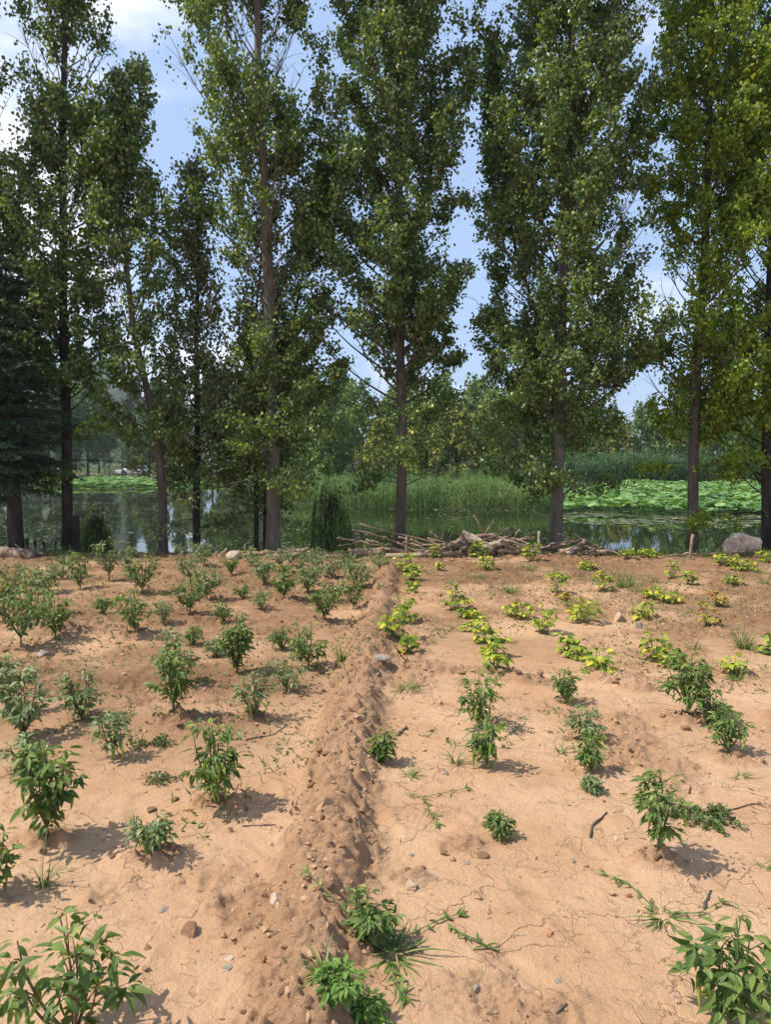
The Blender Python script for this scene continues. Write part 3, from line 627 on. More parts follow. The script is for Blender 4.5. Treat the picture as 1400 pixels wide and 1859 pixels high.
x, y = rand_in(9000, -30, 12, 16, 68, fl4); pads('floating_weed', x, y, .005, .015, .02, .075, .02, M['lotus_dull'], 'small floating weeds speckling the open water', 'water weed', FLAT)
def fl5(x, y): s_ = land_sd(x, y); return (s_ > -1.6+rs.rand(len(x))) & (s_ < .2) & (x < 14)
x, y = rand_in(2500, -12, 12, 30, 52, fl5); pads('shore_debris', x, y, .01, .06, .03, .10, .1, M['lotus_dull'], 'pale weed and litter along the foot of the reeds', 'water weed', FLAT)

def bg_tree(kind, h, wr, mat, nprim, ntw, nlf, ls, label, group, name, trunk=.10, zc=.25, asc=.8, env=None, twl=None, bark=None):
    lean = rs.uniform(-.3, .3); path = [(0, 0, 0), (lean*.3, 0, h*.4), (lean, 0, h)]
    e = env or (lambda z: (wr*max(.12, math.sin(math.pi*min(1, max(0, .12+.86*z/h))))**.7,)*2)
    return build_tree(name, path, trunk, e, h*zc, mat, bark or M['bark_dark'], label, 'tree', group, nprim=nprim, ntw=ntw, nlf=nlf, ls=ls, asc=asc,
                      twl=twl or wr*.35, tpl=LEAF_SIMPLE, sig=wr*.06, seg=6, skip_twigs=True, dead=2, clump=.25)
def place(proto, first, x, y, z, s=1, rz=None, label=None):
    o = proto if first else copy_tree(proto)
    o.location = (x, y, z); o.rotation_euler.z = rs.rand()*6.28 if rz is None else rz; o.scale = (s,)*3
    if label: o['label'] = label
    return o
def spots(proto, lst, mul=1.0):
    for k, it in enumerate(lst):
        px, Yd, s = it[:3]; s *= mul*(.9 if px > 1030 else 1); X_ = S(px-700, Yd); place(proto, k == 0, X_, Yd, float(LH(np.array([X_]), np.array([Yd]))[0])-.05, s, None, it[3] if len(it) > 3 else None)
# yellowing ailanthus-like trees behind the reeds
ya = bg_tree('y', 4.6, 1.5, M['bg_yellow'], 34, 6, 22, .20, 'x', 'yellowing trees behind the reeds', 'yellowing_tree', .07, .35, .5)
spots(ya, [(690, 46, .82, 'small yellowing tree touching the dark poplar trunk from the left'), (775, 52, 1.05, 'yellowing tree with a forked trunk right of the dark poplar trunk'),
           (828, 58, 1.15, 'yellowing tree in the middle of the gap behind the reeds'), (880, 62, 1.15, 'yellowing tree rightmost of its group, left of the broad poplar'),
           (1120, 84, 1.25, 'yellowing tree above the dark reeds right of the broad poplar')], 1.25)
gb = bg_tree('g', 5.2, 1.9, M['bg_green'], 44, 6, 24, .19, 'x', 'bushy green trees across the pond', 'bushy_tree', .09, .12, .6)
spots(gb, [(600, 58, 1.0, 'bushy green tree behind the trailing willow'), (560, 66, 1.2, 'bushy green tree between the pale poplar and the willow'), (640, 70, 1.2, 'bushy green tree left of the small yellowing tree'),
           (930, 56, 1.0, 'bushy green tree just left of the broad poplar trunk'), (975, 64, 1.3, 'taller bushy green tree close behind the broad poplar trunk'),
           (1080, 92, 1.3, 'bushy green tree right of the broad poplar, behind the reeds'), (1160, 88, 1.25, 'bushy green tree above the middle of the lotus bed'),
           (1215, 86, 1.15, 'bushy green tree left of the yellowish poplar trunk'), (1300, 80, 1.3, 'bushy green tree right of the yellowish poplar trunk'),
           (1370, 74, 1.2, 'bushy green tree above the boulder at right'),
           (420, 90, 1.3, 'bushy green tree behind the far left lotus, right of the dark thin trunks'), (340, 118, 1.1, 'bushy green tree behind the dark car'), (250, 122, 1.0, 'low bushy green tree behind the white car'), (765, 58, .95, 'bushy green tree in the reeds right of the dark poplar trunk'), (905, 60, 1.0, 'bushy green tree in the reeds near the left side of the broad poplar'), (705, 60, .95, 'bushy green tree in the reeds left of the dark poplar trunk'), (735, 78, 1.35, 'bushy green tree directly behind the dark poplar trunk across the pond'), (800, 84, 1.5, 'tall bushy green tree behind the yellowing trees'), (862, 90, 1.55, 'bushy green tree behind the gap left of the broad poplar'), (1040, 86, 1.5, 'bushy green tree just right of the broad poplar trunk, far bank'), (480, 92, 1.5, 'bushy green tree behind the thick pale poplar')], 1.5)
dk = bg_tree('d', 7.5, 2.0, M['bg_dark'], 60, 6, 24, .20, 'x', 'dark trees across the pond', 'dark_tree', .12, .22, .9)
spots(dk, [(530, 78, 1.1, 'dark tree right of the thick pale poplar, across the pond'), (620, 84, 1.15, 'dark tree above the trailing willow'), (955, 70, .95, 'dark tree with a black trunk left of the broad poplar'),
           (440, 105, 1.25, 'dark tree beyond the far left lotus'), (385, 108, 1.3, 'dark tree right of the pale car'), (180, 122, 1.2, 'dark tree left of the white car'),
           (160, 100, 1.2, 'dark tree on the far shore at left'), (90, 96, 1.3, 'dark tree on the far shore behind the conifer'), (20, 98, 1.3, 'dark tree on the far shore at the left edge'),
           (272, 124, 1.1, 'dark tree standing between the white car and the dark car'), (1240, 100, 1.2, 'dark tree far right beyond the lotus'), (1340, 96, 1.25, 'dark tree far right behind the right edge poplar')], 1.45)
fp = bg_tree('f', 17, 2.6, M['bg_far'], 70, 7, 22, .50, env=lambda z: (1.9*(1-.55*z/17)*(.8+.35*math.sin(z*1.7)),)*2, label='tall hazy poplar in the far tree line', group='poplars in the far tree line', name='far_poplar_tree', trunk=.18, zc=.12, asc=1.15, twl=1.2)
lst = []
for k in range(46):
    px = -20+k*32+rs.uniform(-20, 20)
    lst.append((px, rs.uniform(125, 165), rs.uniform(.65, 1.1)*(.7 if 650 < px < 700 else 1)))
spots(fp, lst)
# far mass of wood, one stuff object
x = rs.uniform(-150, 150, 42000); y = rs.uniform(168, 200, 42000); hz = (5+5*vn(x*.08, y*0, 51)+2*vn(x*.4, y*.1, 52))
lb = Buf(); m_ = len(x); lb.add(*scatter(LEAF_SIMPLE, np.stack([x, y, -1+hz*rs.rand(m_)], 1), rdir(m_, -1, .4), rdir(m_, -.2, 1), rs.uniform(.35, .75, m_)))
tag(lb.build('far_wood', M['bg_far']), 'far wood closing the view behind the pond', 'wood', kind='stuff')
# undergrowth on the far shore
def under(x, y): return (land_sd(x, y) > 10) & (np.abs(x) < y*.65)
x, y = rand_in(30000, -75, 75, 55, 135, under); k_ = ~((np.abs(x+33) < 16) & (y > 88) & (y < 122)); x, y = x[k_], y[k_]; m_ = len(x); z = LH(x, y)
lb = Buf(); lb.add(*scatter(LEAF_SIMPLE, np.stack([x, y, z+rs.rand(m_)**1.4*(.6+2.6*vn(x*.3, y*.3, 61)**2)], 1), rdir(m_, -.6, .9), rdir(m_, -.2, 1), rs.uniform(.14, .34, m_)))
tag(lb.build('undergrowth', M['bg_green']), 'green undergrowth on the land across the pond', 'undergrowth', kind='stuff')
# brown brush along the bank below the cars
x, y = rand_in(9000, -62, -18, 92, 106, lambda x, y: (land_sd(x, y) > -.3) & (land_sd(x, y) < 3.2)); m_ = len(x); z = LH(x, y)
lb = Buf(); lb.add(*scatter(NEEDLE, np.stack([x, y, z+rs.rand(m_)*(.15+.35*vn(x*.5, y*.5, 62))], 1), rdir(m_, -.2, 1), rdir(m_, -1, 1), rs.uniform(.15, .35, m_), .07))
tag(lb.build('brown_brush', M['dry']), 'brown brush along the bank below the cars', 'brush', kind='stuff')
# thin bare trunks on the far shore
def sapling(px, Yd, h, r_, label):
    X_ = S(px-700, Yd); z = float(LH(np.array([X_]), np.array([Yd]))[0])-.1; root = empty('bare_sapling', (X_, Yd, z)); tag(root, label, 'tree', 'bare saplings across the pond')
    tb = Buf(); tb.tube(bez(np.array([0, 0, 0]), np.array([rs.uniform(-.2, .2), 0, h*.5]), np.array([rs.uniform(-.3, .3), 0, h]), 6), np.linspace(r_, r_*.3, 6), 5)
    tb.build('trunk', M['bark'], root, True); tb = Buf()
    for k in range(7):
        z0 = h*rs.uniform(.35, .95); a = np.array([0, 0, z0]); tb = Buf(); tb.tube([a, a+rdir(1, .2, .9)[0]*h*.22], [r_*.4, r_*.15], 4, cap=False); tb.build('branch', M['bark'], root)
for px, Yd, h, r_, lb_ in ((795, 42, 2.6, .05, 'bare brown sapling in the reeds right of the dark poplar trunk'), (822, 47, 2.8, .035, 'thin bare sapling in the reeds below the yellowing tree'),
        (651, 46, 2.7, .06, 'black post-like sapling in the reeds left of the dark poplar'), (640, 52, 3.2, .04, 'thin bare sapling behind the black post-like sapling'), (905, 52, 2.6, .035, 'bare sapling in the reeds left of the broad poplar'),
        (240, 99, 5, .09, 'bare sapling in front of the white car'), (222, 100, 5.5, .08, 'bare sapling left of the white car'), (198, 98, 6, .09, 'bare sapling on the brown bank further left')):
    sapling(px, Yd, h, r_, lb_)

# ------------------------------------------------------------------ cars
M['tyre'] = plain('tyre_rubber', (.02, .02, .02), .8); M['rim'] = plain('rim_metal', (.5, .5, .5), .3, .8)
M['glass'] = plain('car_glass', (.03, .035, .04), .05, spec=.8); M['lamp'] = plain('lamp_lens', (.8, .8, .78), .1)
M['white_paint'] = plain('white_car_paint', (.78, .78, .78), .25, coat=.6); M['dark_paint'] = plain('dark_car_paint', (.07, .075, .085), .25, coat=.6)
M['cream_paint'] = plain('pale_car_paint', (.62, .58, .54), .3, coat=.5); M['trim'] = plain('black_trim', (.03, .03, .03), .6)
def car(px, Yd, rz, paint, label, name='parked_car', L=4.5, h=1.66):
    X_ = S(px-700, Yd); root = empty(name, (X_, Yd, float(LH(np.array([X_]), np.array([Yd]))[0])-.02), rz); tag(root, label, 'car', 'cars parked across the pond')
    b = Buf()
    # lower body: lofted sections along x (front = -x)
    st = [(-L/2, .48, .74, .70), (-L/2+.12, .30, .84, .84), (-L/2+.9, .24, .98, .90), (-.6, .24, 1.02, .92), (.8, .24, 1.04, .92), (L/2-.5, .26, 1.05, .90), (L/2-.06, .34, 1.02, .84), (L/2, .50, .92, .74)]
    rings = []
    for x_, z0, z1, hw in st:
        rings.append([(x_, -hw*.92, z0), (x_, -hw, z0+.2), (x_, -hw, z1-.14), (x_, -hw*.88, z1), (x_, hw*.88, z1), (x_, hw, z1-.14), (x_, hw, z0+.2), (x_, hw*.92, z0)])
    V = np.array(rings).reshape(-1, 3); f = []; n = len(st)
    for i_ in range(n-1):
        for j_ in range(8): f += [i_*8+j_, i_*8+(j_+1) % 8, (i_+1)*8+(j_+1) % 8, (i_+1)*8+j_]
    tot = [4]*((n-1)*8)+[8, 8]; f += list(range(8))[::-1]+list(range((n-1)*8, n*8)); b.add(V, f, tot)
    # cabin
    cb = [(-1.15, .99), (-.35, h-.04), (.55, h), (L/2-.55, h-.06), (L/2-.12, 1.04)]
    def hw_(z): return .86-.17*(z-1.0)/.65
    rr = [[(x_, -hw_(z_), z_), (x_, hw_(z_), z_)] for x_, z_ in cb]; V = np.array(rr).reshape(-1, 3)
    low = np.array([[(x_, -.86, .99), (x_, .86, .99)] for x_, _ in cb]).reshape(-1, 3); V = np.vstack([V, low]); f = []; tot = []
    for i_ in range(4):
        a, c_ = 2*i_, 2*i_+2; f += [a, a+1, c_+1, c_]; f += [a+1, a+11, c_+11, c_+1]; f += [a, c_, c_+10, a+10]; tot += [4, 4, 4]
    b.add(V, f, tot); b.build('body', paint, root, False)
    def pane(name_, quad, parent=root, mat=M['glass']):
        q4 = np.array(quad, float); nn = np.cross(q4[1]-q4[0], q4[3]-q4[0]); nn /= np.linalg.norm(nn); ctr = q4.mean(0)
        if np.dot(nn, ctr-np.array([0.3, 0, 1.0])) < 0: nn = -nn
        bb = Buf(); bb.add(np.vstack([q4+nn*.012, q4-nn*.004]), [0, 1, 2, 3, 7, 6, 5, 4, 0, 4, 5, 1, 1, 5, 6, 2, 2, 6, 7, 3, 3, 7, 4, 0], [4]*6); return bb.build(name_, mat, parent)
    def onside(s, x_, z_): return (x_, s*hw_(z_), z_)
    pane('windscreen', [(-1.05, -.74, 1.05), (-1.05, .74, 1.05), (-.42, .66, h-.10), (-.42, -.66, h-.10)])
    pane('rear_window', [(L/2-.17, -.72, 1.10), (L/2-.17, .72, 1.10), (L/2-.47, .66, h-.18), (L/2-.47, -.66, h-.18)])
    for s in (-1, 1):
        pane('side_window', [onside(s, -.85, 1.06), onside(s, .18, 1.06), onside(s, .18, h-.12), onside(s, -.28, h-.13)])
        pane('side_window', [onside(s, .27, 1.06), onside(s, 1.12, 1.06), onside(s, 1.12, h-.13), onside(s, .27, h-.12)])
        pane('side_window', [onside(s, 1.22, 1.10), onside(s, L/2-.38, 1.12), onside(s, L/2-.60, h-.18), onside(s, 1.22, h-.15)])
        hb = Buf(); hb.box((-L/2+.10, s*.62, .76), (.14, .34, .13)); hb.build('headlight', M['lamp'], root)
        hb = Buf(); hb.box((L/2-.06, s*.68, .92), (.10, .22, .18)); hb.build('tail_light', plain('tail_lamp_lens', (.4, .02, .02), .2), root)
        hb = Buf(); hb.box((-.72, s*.99, 1.06), (.12, .18, .13)); hb.build('wing_mirror', paint, root)
        for x_ in (-L/2+.82, L/2-.85):
            th = np.linspace(0, 2*np.pi, 17)[:-1]; tb = Buf(); tb.tube([(x_, s*.70, .33), (x_, s*.93, .33)], [.33, .33], 18); wo_ = tb.build('wheel', M['tyre'], root, False)
            tb = Buf(); tb.tube([(x_, s*.90, .33), (x_, s*.94, .33)], [.21, .19], 14); tb.build('rim', M['rim'], wo_)
            ab = Buf(); ab.tube([(x_, s*.86, .33), (x_, s*.915, .33)], [.40, .40], 18); ab.build('wheel_arch', M['trim'], root)
    gb_ = Buf(); gb_.box((-L/2-.005, 0, .66), (.06, .9, .16)); gb_.build('grille', M['trim'], root)
    gb_ = Buf(); gb_.box((-L/2+.08, 0, .36), (.22, 1.5, .14)); gb_.build('bumper', M['trim'], root)
    gb_ = Buf(); gb_.box((-L/2-.03, 0, .48), (.02, .44, .12)); gb_.build('number_plate', plain('plate', (.1, .2, .45), .4), root)
    return root
car(240, 108, R(-38)+R(76), M['white_paint'], 'white sport utility car facing the pond across the water at left', 'parked_car')
car(309, 112, R(35), M['dark_paint'], 'dark parked car across the pond, partly behind the bending poplar trunk', 'parked_car', 4.4, 1.5)
car(334, 116, R(20), M['cream_paint'], 'pale parked car right of the dark car across the pond', 'parked_car', 4.3, 1.5)

# ------------------------------------------------------------------ driftwood and bank items
def stick(name, pts, r_, mat, label, cat, group=None, seg=8, taper=.6, wob=.012, branches=0):
    W = [PD(a, b_, c_) if len(q_) == 3 else q_ for q_ in pts for (a, b_, c_) in [q_]]
    W = np.array([tuple(p_) for p_ in W]); n = max(8, int(len(W)*5)); s_ = np.linspace(0, len(W)-1, n)
    C = np.stack([np.interp(s_, np.arange(len(W)), W[:, k]) for k in range(3)], 1); C[1:-1] += (rs.randn(n-2, 3)*wob*(min(1, r_/.03+.4) if r_ < .05 else .3))
    base = C[0].copy(); root_b = Buf(); rad = r_*np.linspace(1, taper, n)*(1+(.12 if r_ < .04 else .04)*rs.randn(n)); root_b.tube(C-base, rad, seg)
    o_ = root_b.build(name, mat, None, True); o_.location = base; tag(o_, label, cat, group)
    if branches:
        for k in range(branches):
            q_ = C[rs.randint(n//3, n-1)]-base; tb = Buf(); tb.tube([q_, q_+rdir(1, -.1, .9)[0]*rs.uniform(.15, .4)], [r_*.4, r_*.15], 5); tb.build('twig', mat, o_, True)
    return o_
G = 'driftwood heaped on the bank'
D_ = [
 ('pole', [(652, 950, 12.4), (800, 988, 12.2), (860, 1001, 12.1)], .013, 'wood', 'thin grey pole, upper of the two pointing up to the left over the water'),
 ('pole', [(640, 962, 12.3), (740, 988, 12.15), (808, 1005, 12.0)], .017, 'wood', 'grey pole, lower of the two pointing up to the left over the water'),
 ('log', [(632, 1002, 12.2), (700, 999, 12.2), (765, 1003, 12.2)], .055, 'wood', 'brown log under the raised poles, its left end squared'),
 ('log', [(560, 1012, 12.0), (640, 1010, 12.0), (700, 1001, 12.15)], .045, 'wood', 'long curving log left of the poles, among chili tops'),
 ('log', [(700, 1010, 11.9), (780, 1008, 11.9), (850, 1003, 12.0)], .055, 'wood', 'log lying along the front of the driftwood heap'),
 ('log', [(755, 1001, 12.2), (820, 1000, 12.2), (870, 996, 12.2)], .045, 'wood', 'log lying second from the front in the driftwood heap'),
 ('branch', [(783, 964, 12.1), (800, 982, 12.05), (835, 1010, 11.9)], .028, 'bark', 'dark forked branch standing up from the heap'),
 ('branch', [(808, 966, 12.1), (803, 976, 12.08), (800, 986, 12.05)], .02, 'bark', 'short dark prong beside the forked branch'),
 ('branch', [(805, 996, 12.2), (845, 976, 12.15), (900, 972, 12.1)], .045, 'wood', 'arched limb crowning the driftwood heap'),
 ('log', [(838, 970, 12.2), (865, 982, 12.1), (893, 1000, 11.95)], .085, 'wood_pale', 'thick pale split log sloping to the right at the top of the heap'),
 ('log', [(884, 992, 12.1), (902, 987, 12.1), (922, 982, 12.1)], .065, 'wood_pale', 'short whitish log in the right half of the heap'),
 ('log', [(840, 985, 12.05), (846, 1000, 11.95)], .09, 'bark', 'dark round stump end in the centre of the heap'),
 ('stick', [(930, 985, 12.2), (943, 961, 12.2)], .014, 'wood_pale', 'short pale stick pointing up right of the heap'),
 ('stick', [(905, 990, 12.2), (963, 975, 12.2)], .02, 'wood', 'straight stick lying up to the right across the heap'),
 ('log', [(898, 985, 12.3), (960, 990, 12.3), (1012, 998, 12.3)], .04, 'bark', 'dark long branch running behind the pale stake'),
 ('branch', [(905, 1002, 12.0), (950, 1000, 12.0), (985, 1004, 12.0)], .035, 'wood', 'low branch at the foot of the heap, left of the pale stake'),
 ('stick', [(850, 1006, 11.9), (866, 990, 12.0)], .03, 'wood', 'stubby stick leaning in front of the dark stump end'),
 ('log', [(1020, 1002, 12.2), (1045, 996, 12.2), (1062, 984, 12.25)], .05, 'wood', 'crooked pale brown log right of the broad poplar foot'),
 ('log', [(1030, 1006, 12.0), (1046, 994, 12.1)], .055, 'wood_pale', 'short thick pale log right of the broad poplar foot'),
 ('pole', [(1039, 970, 12.3), (1085, 990, 12.2), (1133, 1010, 12.0)], .018, 'wood', 'thin straight pole sloping down right of the broad poplar'),
 ('stick', [(1050, 1005, 12.0), (1075, 1000, 12.0), (1096, 994, 12.1)], .018, 'wood', 'short stick under the sloping thin pole'),
 ('log', [(1063, 1006, 12.0), (1085, 1003, 12.0), (1106, 999, 12.1)], .045, 'wood', 'short log under the sloping thin pole'),
 ('branch', [(1195, 1012, 11.9), (1250, 1007, 12.1), (1300, 1005, 12.2), (1335, 1000, 12.2)], .022, 'wood', 'long thin branch lying left of the boulder'),
 ('branch', [(1330, 1002, 11.95), (1352, 1001, 11.9)], .03, 'wood', 'short branch lying against the front of the boulder'),
 ('branch', [(430, 1010, 12.1), (490, 1003, 12.1), (560, 996, 12.1)], .045, 'wood', 'long log behind the chili rows left of the willow bush'),
 ('branch', [(480, 1012, 12.0), (530, 1008, 12.0), (590, 1004, 12.0)], .04, 'wood', 'second log behind the chili rows, nearer than the long one'),
 ('log', [(-20, 1003, 11.9), (30, 1006, 11.9), (62, 1010, 11.8)], .11, 'wood', 'thick brown log at the left edge under the conifers'),
 ('branch', [(10, 996, 12.2), (45, 1001, 12.1), (78, 1007, 12.0)], .035, 'wood_pale', 'pale branch lying on the thick log at the left edge'),
 ('stick', [(397, 1012, 11.9), (411, 996, 12.1)], .02, 'wood_pale', 'short pale stick leaning beside the pale slab stone'),
]
for k, (nm, pts, r_, mt, lb_) in enumerate(D_):
    stick({'pole': 'wooden_pole', 'log': 'driftwood_log', 'branch': 'driftwood_branch', 'stick': 'driftwood_stick'}[nm], pts, r_, M[mt], lb_, nm if nm != 'pole' else 'pole', G, 9, .65 if r_ < .04 else .85, .012, 2 if nm == 'branch' and r_ > .02 else 0)
for k in range(44):
    px_ = rs.uniform(650, 1100) if k < 30 else rs.uniform(830, 960); wdt = rs.uniform(25, 90); yy = rs.uniform(982, 1006) if k < 30 else rs.uniform(974, 1000); sl = rs.uniform(-.22, .22)*wdt; Yq = rs.uniform(11.9, 12.35); r_ = rs.uniform(.008, .026)
    stick('brushwood_branch', [(px_-wdt/2, yy-sl, Yq), (px_, yy+rs.uniform(-4, 4), Yq-.05), (px_+wdt/2, yy+sl, Yq+rs.uniform(-.2, .2))], r_, M['wood' if k % 4 else 'bark'], 'thin brown branch tangled into the driftwood heap', 'branch', 'thin branches in the driftwood heap', 6, .5, .012)
# dead twigs and thin things
for pts, lb_ in (([(1176, 1010, 12.6), (1205, 985, 12.8), (1225, 945, 13.0)], 'thin bare twig arching over the water left of the leaning stake'),
                 ([(1108, 1002, 12.4), (1106, 975, 12.5), (1101, 961, 12.5)], 'dead weed stalk standing right of the thin sloping pole'),
                 ([(1165, 1010, 12.5), (1150, 1003, 12.5), (1160, 1000, 12.5)], 'small dark root stub at the bank edge')):
    stick('dead_twig', pts, .007, M['bark'], lb_, 'twig', 'dead twigs on the bank', 5, .5)
def stake(x1, y1, x2, y2, Yd, r_, mt, lb_, grp='wooden stakes on the bank'):
    a = PD(x2, y2, Yd); g = gz(a.x, a.y)-.05; a.z = g; t_ = PD(x1, y1, Yd)
    tb = Buf(); C = np.array([tuple(a.lerp(t_, f)) for f in np.linspace(0, 1, 7)])-np.array(tuple(a)); C[1:-1, :2] += rs.randn(5, 2)*.003
    tb.tube(C, r_*(1+.06*rs.randn(7)), 9); o_ = tb.build('wooden_stake', M[mt], None, True); o_.location = a; tag(o_, lb_, 'stake', grp)
stake(979, 964, 979, 1010, 11.9, .021, 'wood_pale', 'pale upright stake in front of the broad poplar foot')
stake(1259, 970, 1252, 1014, 11.8, .024, 'wood', 'leaning brown stake left of the boulder')
stake(445, 988, 445, 1012, 11.9, .014, 'wood', 'short thin stake beside the pale slab stone')
stake(738, 974, 738, 1006, 12.0, .018, 'wood', 'upright stick under the raised grey poles')
stake(713, 980, 713, 1006, 12.2, .012, 'bark', 'thin dark upright stick just left of the dark poplar trunk')
stake(138, 936, 139, 1003, 12.8, .075, 'bark_dark', 'short dark stump beside the far left poplar', None) if False else None
def stump(px, y0, y1, Yd, r_, lb_):
    a = PD(px, y1, Yd); a.z = max(gz(a.x, a.y), WZ-.3)-.05; t_ = PD(px, y0, Yd); h = t_.z-a.z
    tb = Buf(); tb.tube([(0, 0, z) for z in np.linspace(0, h, 7)], r_*np.array([1.25, 1.05, 1, .98, 1.0, .97, .93]), 11); o_ = tb.build('tree_stump', M['bark_dark'], None, True); o_.location = a; tag(o_, lb_, 'stump', 'stumps at the water edge')
stump(139, 936, 1003, 12.9, .065, 'tall dark stump right of the far left poplar trunk')
for px, y0, lb_ in ((49, 979, 'leftmost of the four low dark stubs in the water'), (63, 981, 'second low dark stub in the water from the left'), (79, 983, 'third low dark stub in the water from the left'), (101, 984, 'rightmost of the four low dark stubs in the water')):
    stump(px, y0, 995, 13.6, .028, lb_)

# rocks
def ico(sub=2):
    import bmesh
    bm = bmesh.new(); bmesh.ops.create_icosphere(bm, subdivisions=sub, radius=1); v = np.array([q_.co[:] for q_ in bm.verts]); f = np.array([[w_.index for w_ in q_.verts] for q_ in bm.faces]); bm.free(); return v, f
ICO = {k: ico(k) for k in (1, 2, 3, 4)}
def rockmesh(name, dims, sub=3, rough=.25, seed=0, cuts=7, mat=None, smooth_=False):
    v, f = ICO[sub]; v = v.copy(); r_ = np.random.RandomState(seed)
    for _ in range(cuts):
        n = unit(r_.randn(3)); dd = r_.uniform(.45, .85); e = v@n-dd; v -= np.where(e > 0, e, 0)[:, None]*n[None]
    v *= (1+rough*(fbm(v[:, 0]+v[:, 2]*.7+seed, v[:, 1]-v[:, 2]*.6, 1.6, 4, seed=seed % 40)))[:, None]
    v *= np.array(dims); b = Buf(); b.add(v, f.ravel(), [3]*len(f)); me = b.mesh(name, smooth_); me.materials.append(mat); return me
def rock(name, px, py, wpx, hpx, mat, label, cat, group, seed, flat=.6, sub=3, rz=0, lift=.25, dpt=1.0, smooth_=False, rough=.25, cuts=7, Yd=None):
    a = P(px, py) if Yd is None else PD(px, py, Yd); W = S(wpx, a.y)*.5; Hh = S(hpx, a.y)*.62; me = rockmesh(name, (W, W*dpt, Hh), sub, rough, seed, cuts, mat, smooth_)
    o_ = obj(name, me, mat); o_.location = (a.x, a.y, gz(a.x, a.y)+Hh*lift); o_.rotation_euler = (0, 0, rz); tag(o_, label, cat, group); return o_
rock('boulder', 1349, 1008, 76, 52, M['boulder'], 'big pale weathered boulder on the bank at right', 'boulder', None, 5, sub=4, lift=.38, rough=.30, cuts=9, smooth_=True, dpt=.7)
rock('slab_stone', 426, 1016, 34, 20, M['stone_pale'], 'pale triangular slab stone behind the chili rows', 'stone', None, 8, lift=.3)
RK = [('stone', 343, 1690, 46, 26, 'clod_dark', 'brown block-like stone in the open soil of the left foreground'), ('flat_stone', 411, 1756, 28, 6, 'stone_grey', 'flat grey stone flake left of the ridge in front'),
 ('flat_stone', 299, 1648, 28, 8, 'stone_grey', 'dark flat stone flake behind the block-like stone'), ('flat_stone', 500, 1636, 44, 26, 'stone_pale', 'pale broad stone set in the side of the ridge'),
 ('flat_stone', 415, 1738, 20, 5, 'stone_pale', 'small pale chip just behind the flat grey flake'), ('brick_chip', 444, 1722, 12, 7, 'brick', 'small orange brick chip beside the pale chip'),
 ('brick_chip', 328, 1598, 18, 7, 'brick', 'reddish chip below the low silvery chili plant'), ('brick_chip', 427, 1472, 18, 10, 'brick', 'red chip at the foot of the pod-laden chili plant'),
 ('stone', 865, 1788, 24, 12, 'stone_grey', 'dark grey stone in the open soil right of the grass clump'), ('brick_chip', 995, 1697, 24, 12, 'brick', 'reddish brick chip in the open soil at lower right centre'),
 ('stone', 748, 1612, 30, 18, 'stone_tan', 'tan stone with a dark underside right of the ridge'), ('stone', 765, 1578, 18, 14, 'clod_dark', 'rounded brown stone just behind the tan stone'),
 ('flat_stone', 851, 1570, 16, 7, 'stone_grey', 'small grey stone right of the rounded brown stone'), ('stone', 1118, 1527, 12, 8, 'stone_pale', 'whitish pebble beside the curved twig'),
 ('stone', 1040, 1568, 14, 8, 'stone_grey', 'grey pebble left below the curved twig'), ('brick_chip', 1142, 1630, 16, 14, 'brick', 'pinkish brick chip beside the sprawling grass at right'),
 ('flat_stone', 1015, 1780, 18, 5, 'stone_grey', 'dark flake in the bottom right open soil'), ('stone', 1230, 1808, 26, 14, 'stone_tan', 'tan stone left of the bottom right chili plant'),
 ('brick_stone', 1124, 1123, 30, 22, 'stone_tan', 'squared tan stone among the yellow bean plants'), ('stone', 1160, 1140, 20, 18, 'stone_grey', 'grey pointed stone right of the squared tan stone'),
 ('flat_stone', 76, 1192, 34, 20, 'stone_grey', 'grey stone below the leftmost tall chili plants'), ('flat_stone', 690, 1219, 44, 12, 'stone_grey', 'long flat grey stone on the right side of the ridge'),
 ('stone', 808, 1408, 14, 12, 'stone_grey', 'small dark stone left of the tall pod-bearing chili plant'), ('stone', 1178, 1272, 12, 9, 'stone_pale', 'pale pebble between the bean and chili rows at right'),
 ('flat_stone', 747, 1552, 12, 6, 'stone_grey', 'tiny grey flake right of the ridge'), ('stone', 118, 1247, 18, 8, 'clod_dark', 'dark lump on the damp soil at left'),
 ('stone', 545, 1524, 8, 7, 'stone_pale', 'white pebble on the left flank of the ridge'), ('stone', 1390, 1330, 20, 14, 'stone_tan', 'tan stone at the right edge beside the chili plant'),
 ('brick_stone', 590, 1503, 46, 30, 'clod', 'large squared clod lying on the ridge top'), ('stone', 130, 1600, 10, 6, 'stone_grey', 'grey chip near the left foreground shadow'),
 ('stone', 690, 1000, 16, 10, 'stone_pale', 'pale stone at the far end of the ridge'), ('stone', 1005, 1003, 28, 20, 'stone_grey', 'grey rock beside the pale upright stake'), ('stone', 1020, 1008, 18, 14, 'stone_tan', 'tan rock right of the grey rock by the stake')]
for k, (nm, px, py, w_, h_, mt, lb_) in enumerate(RK):
    rock(nm, px, py, w_, h_, M[mt], lb_, 'stone', 'stones lying on the field', 100+k, sub=3, rz=rs.rand()*3, lift=-.02 if 'flat' in nm else .08, dpt=.8)
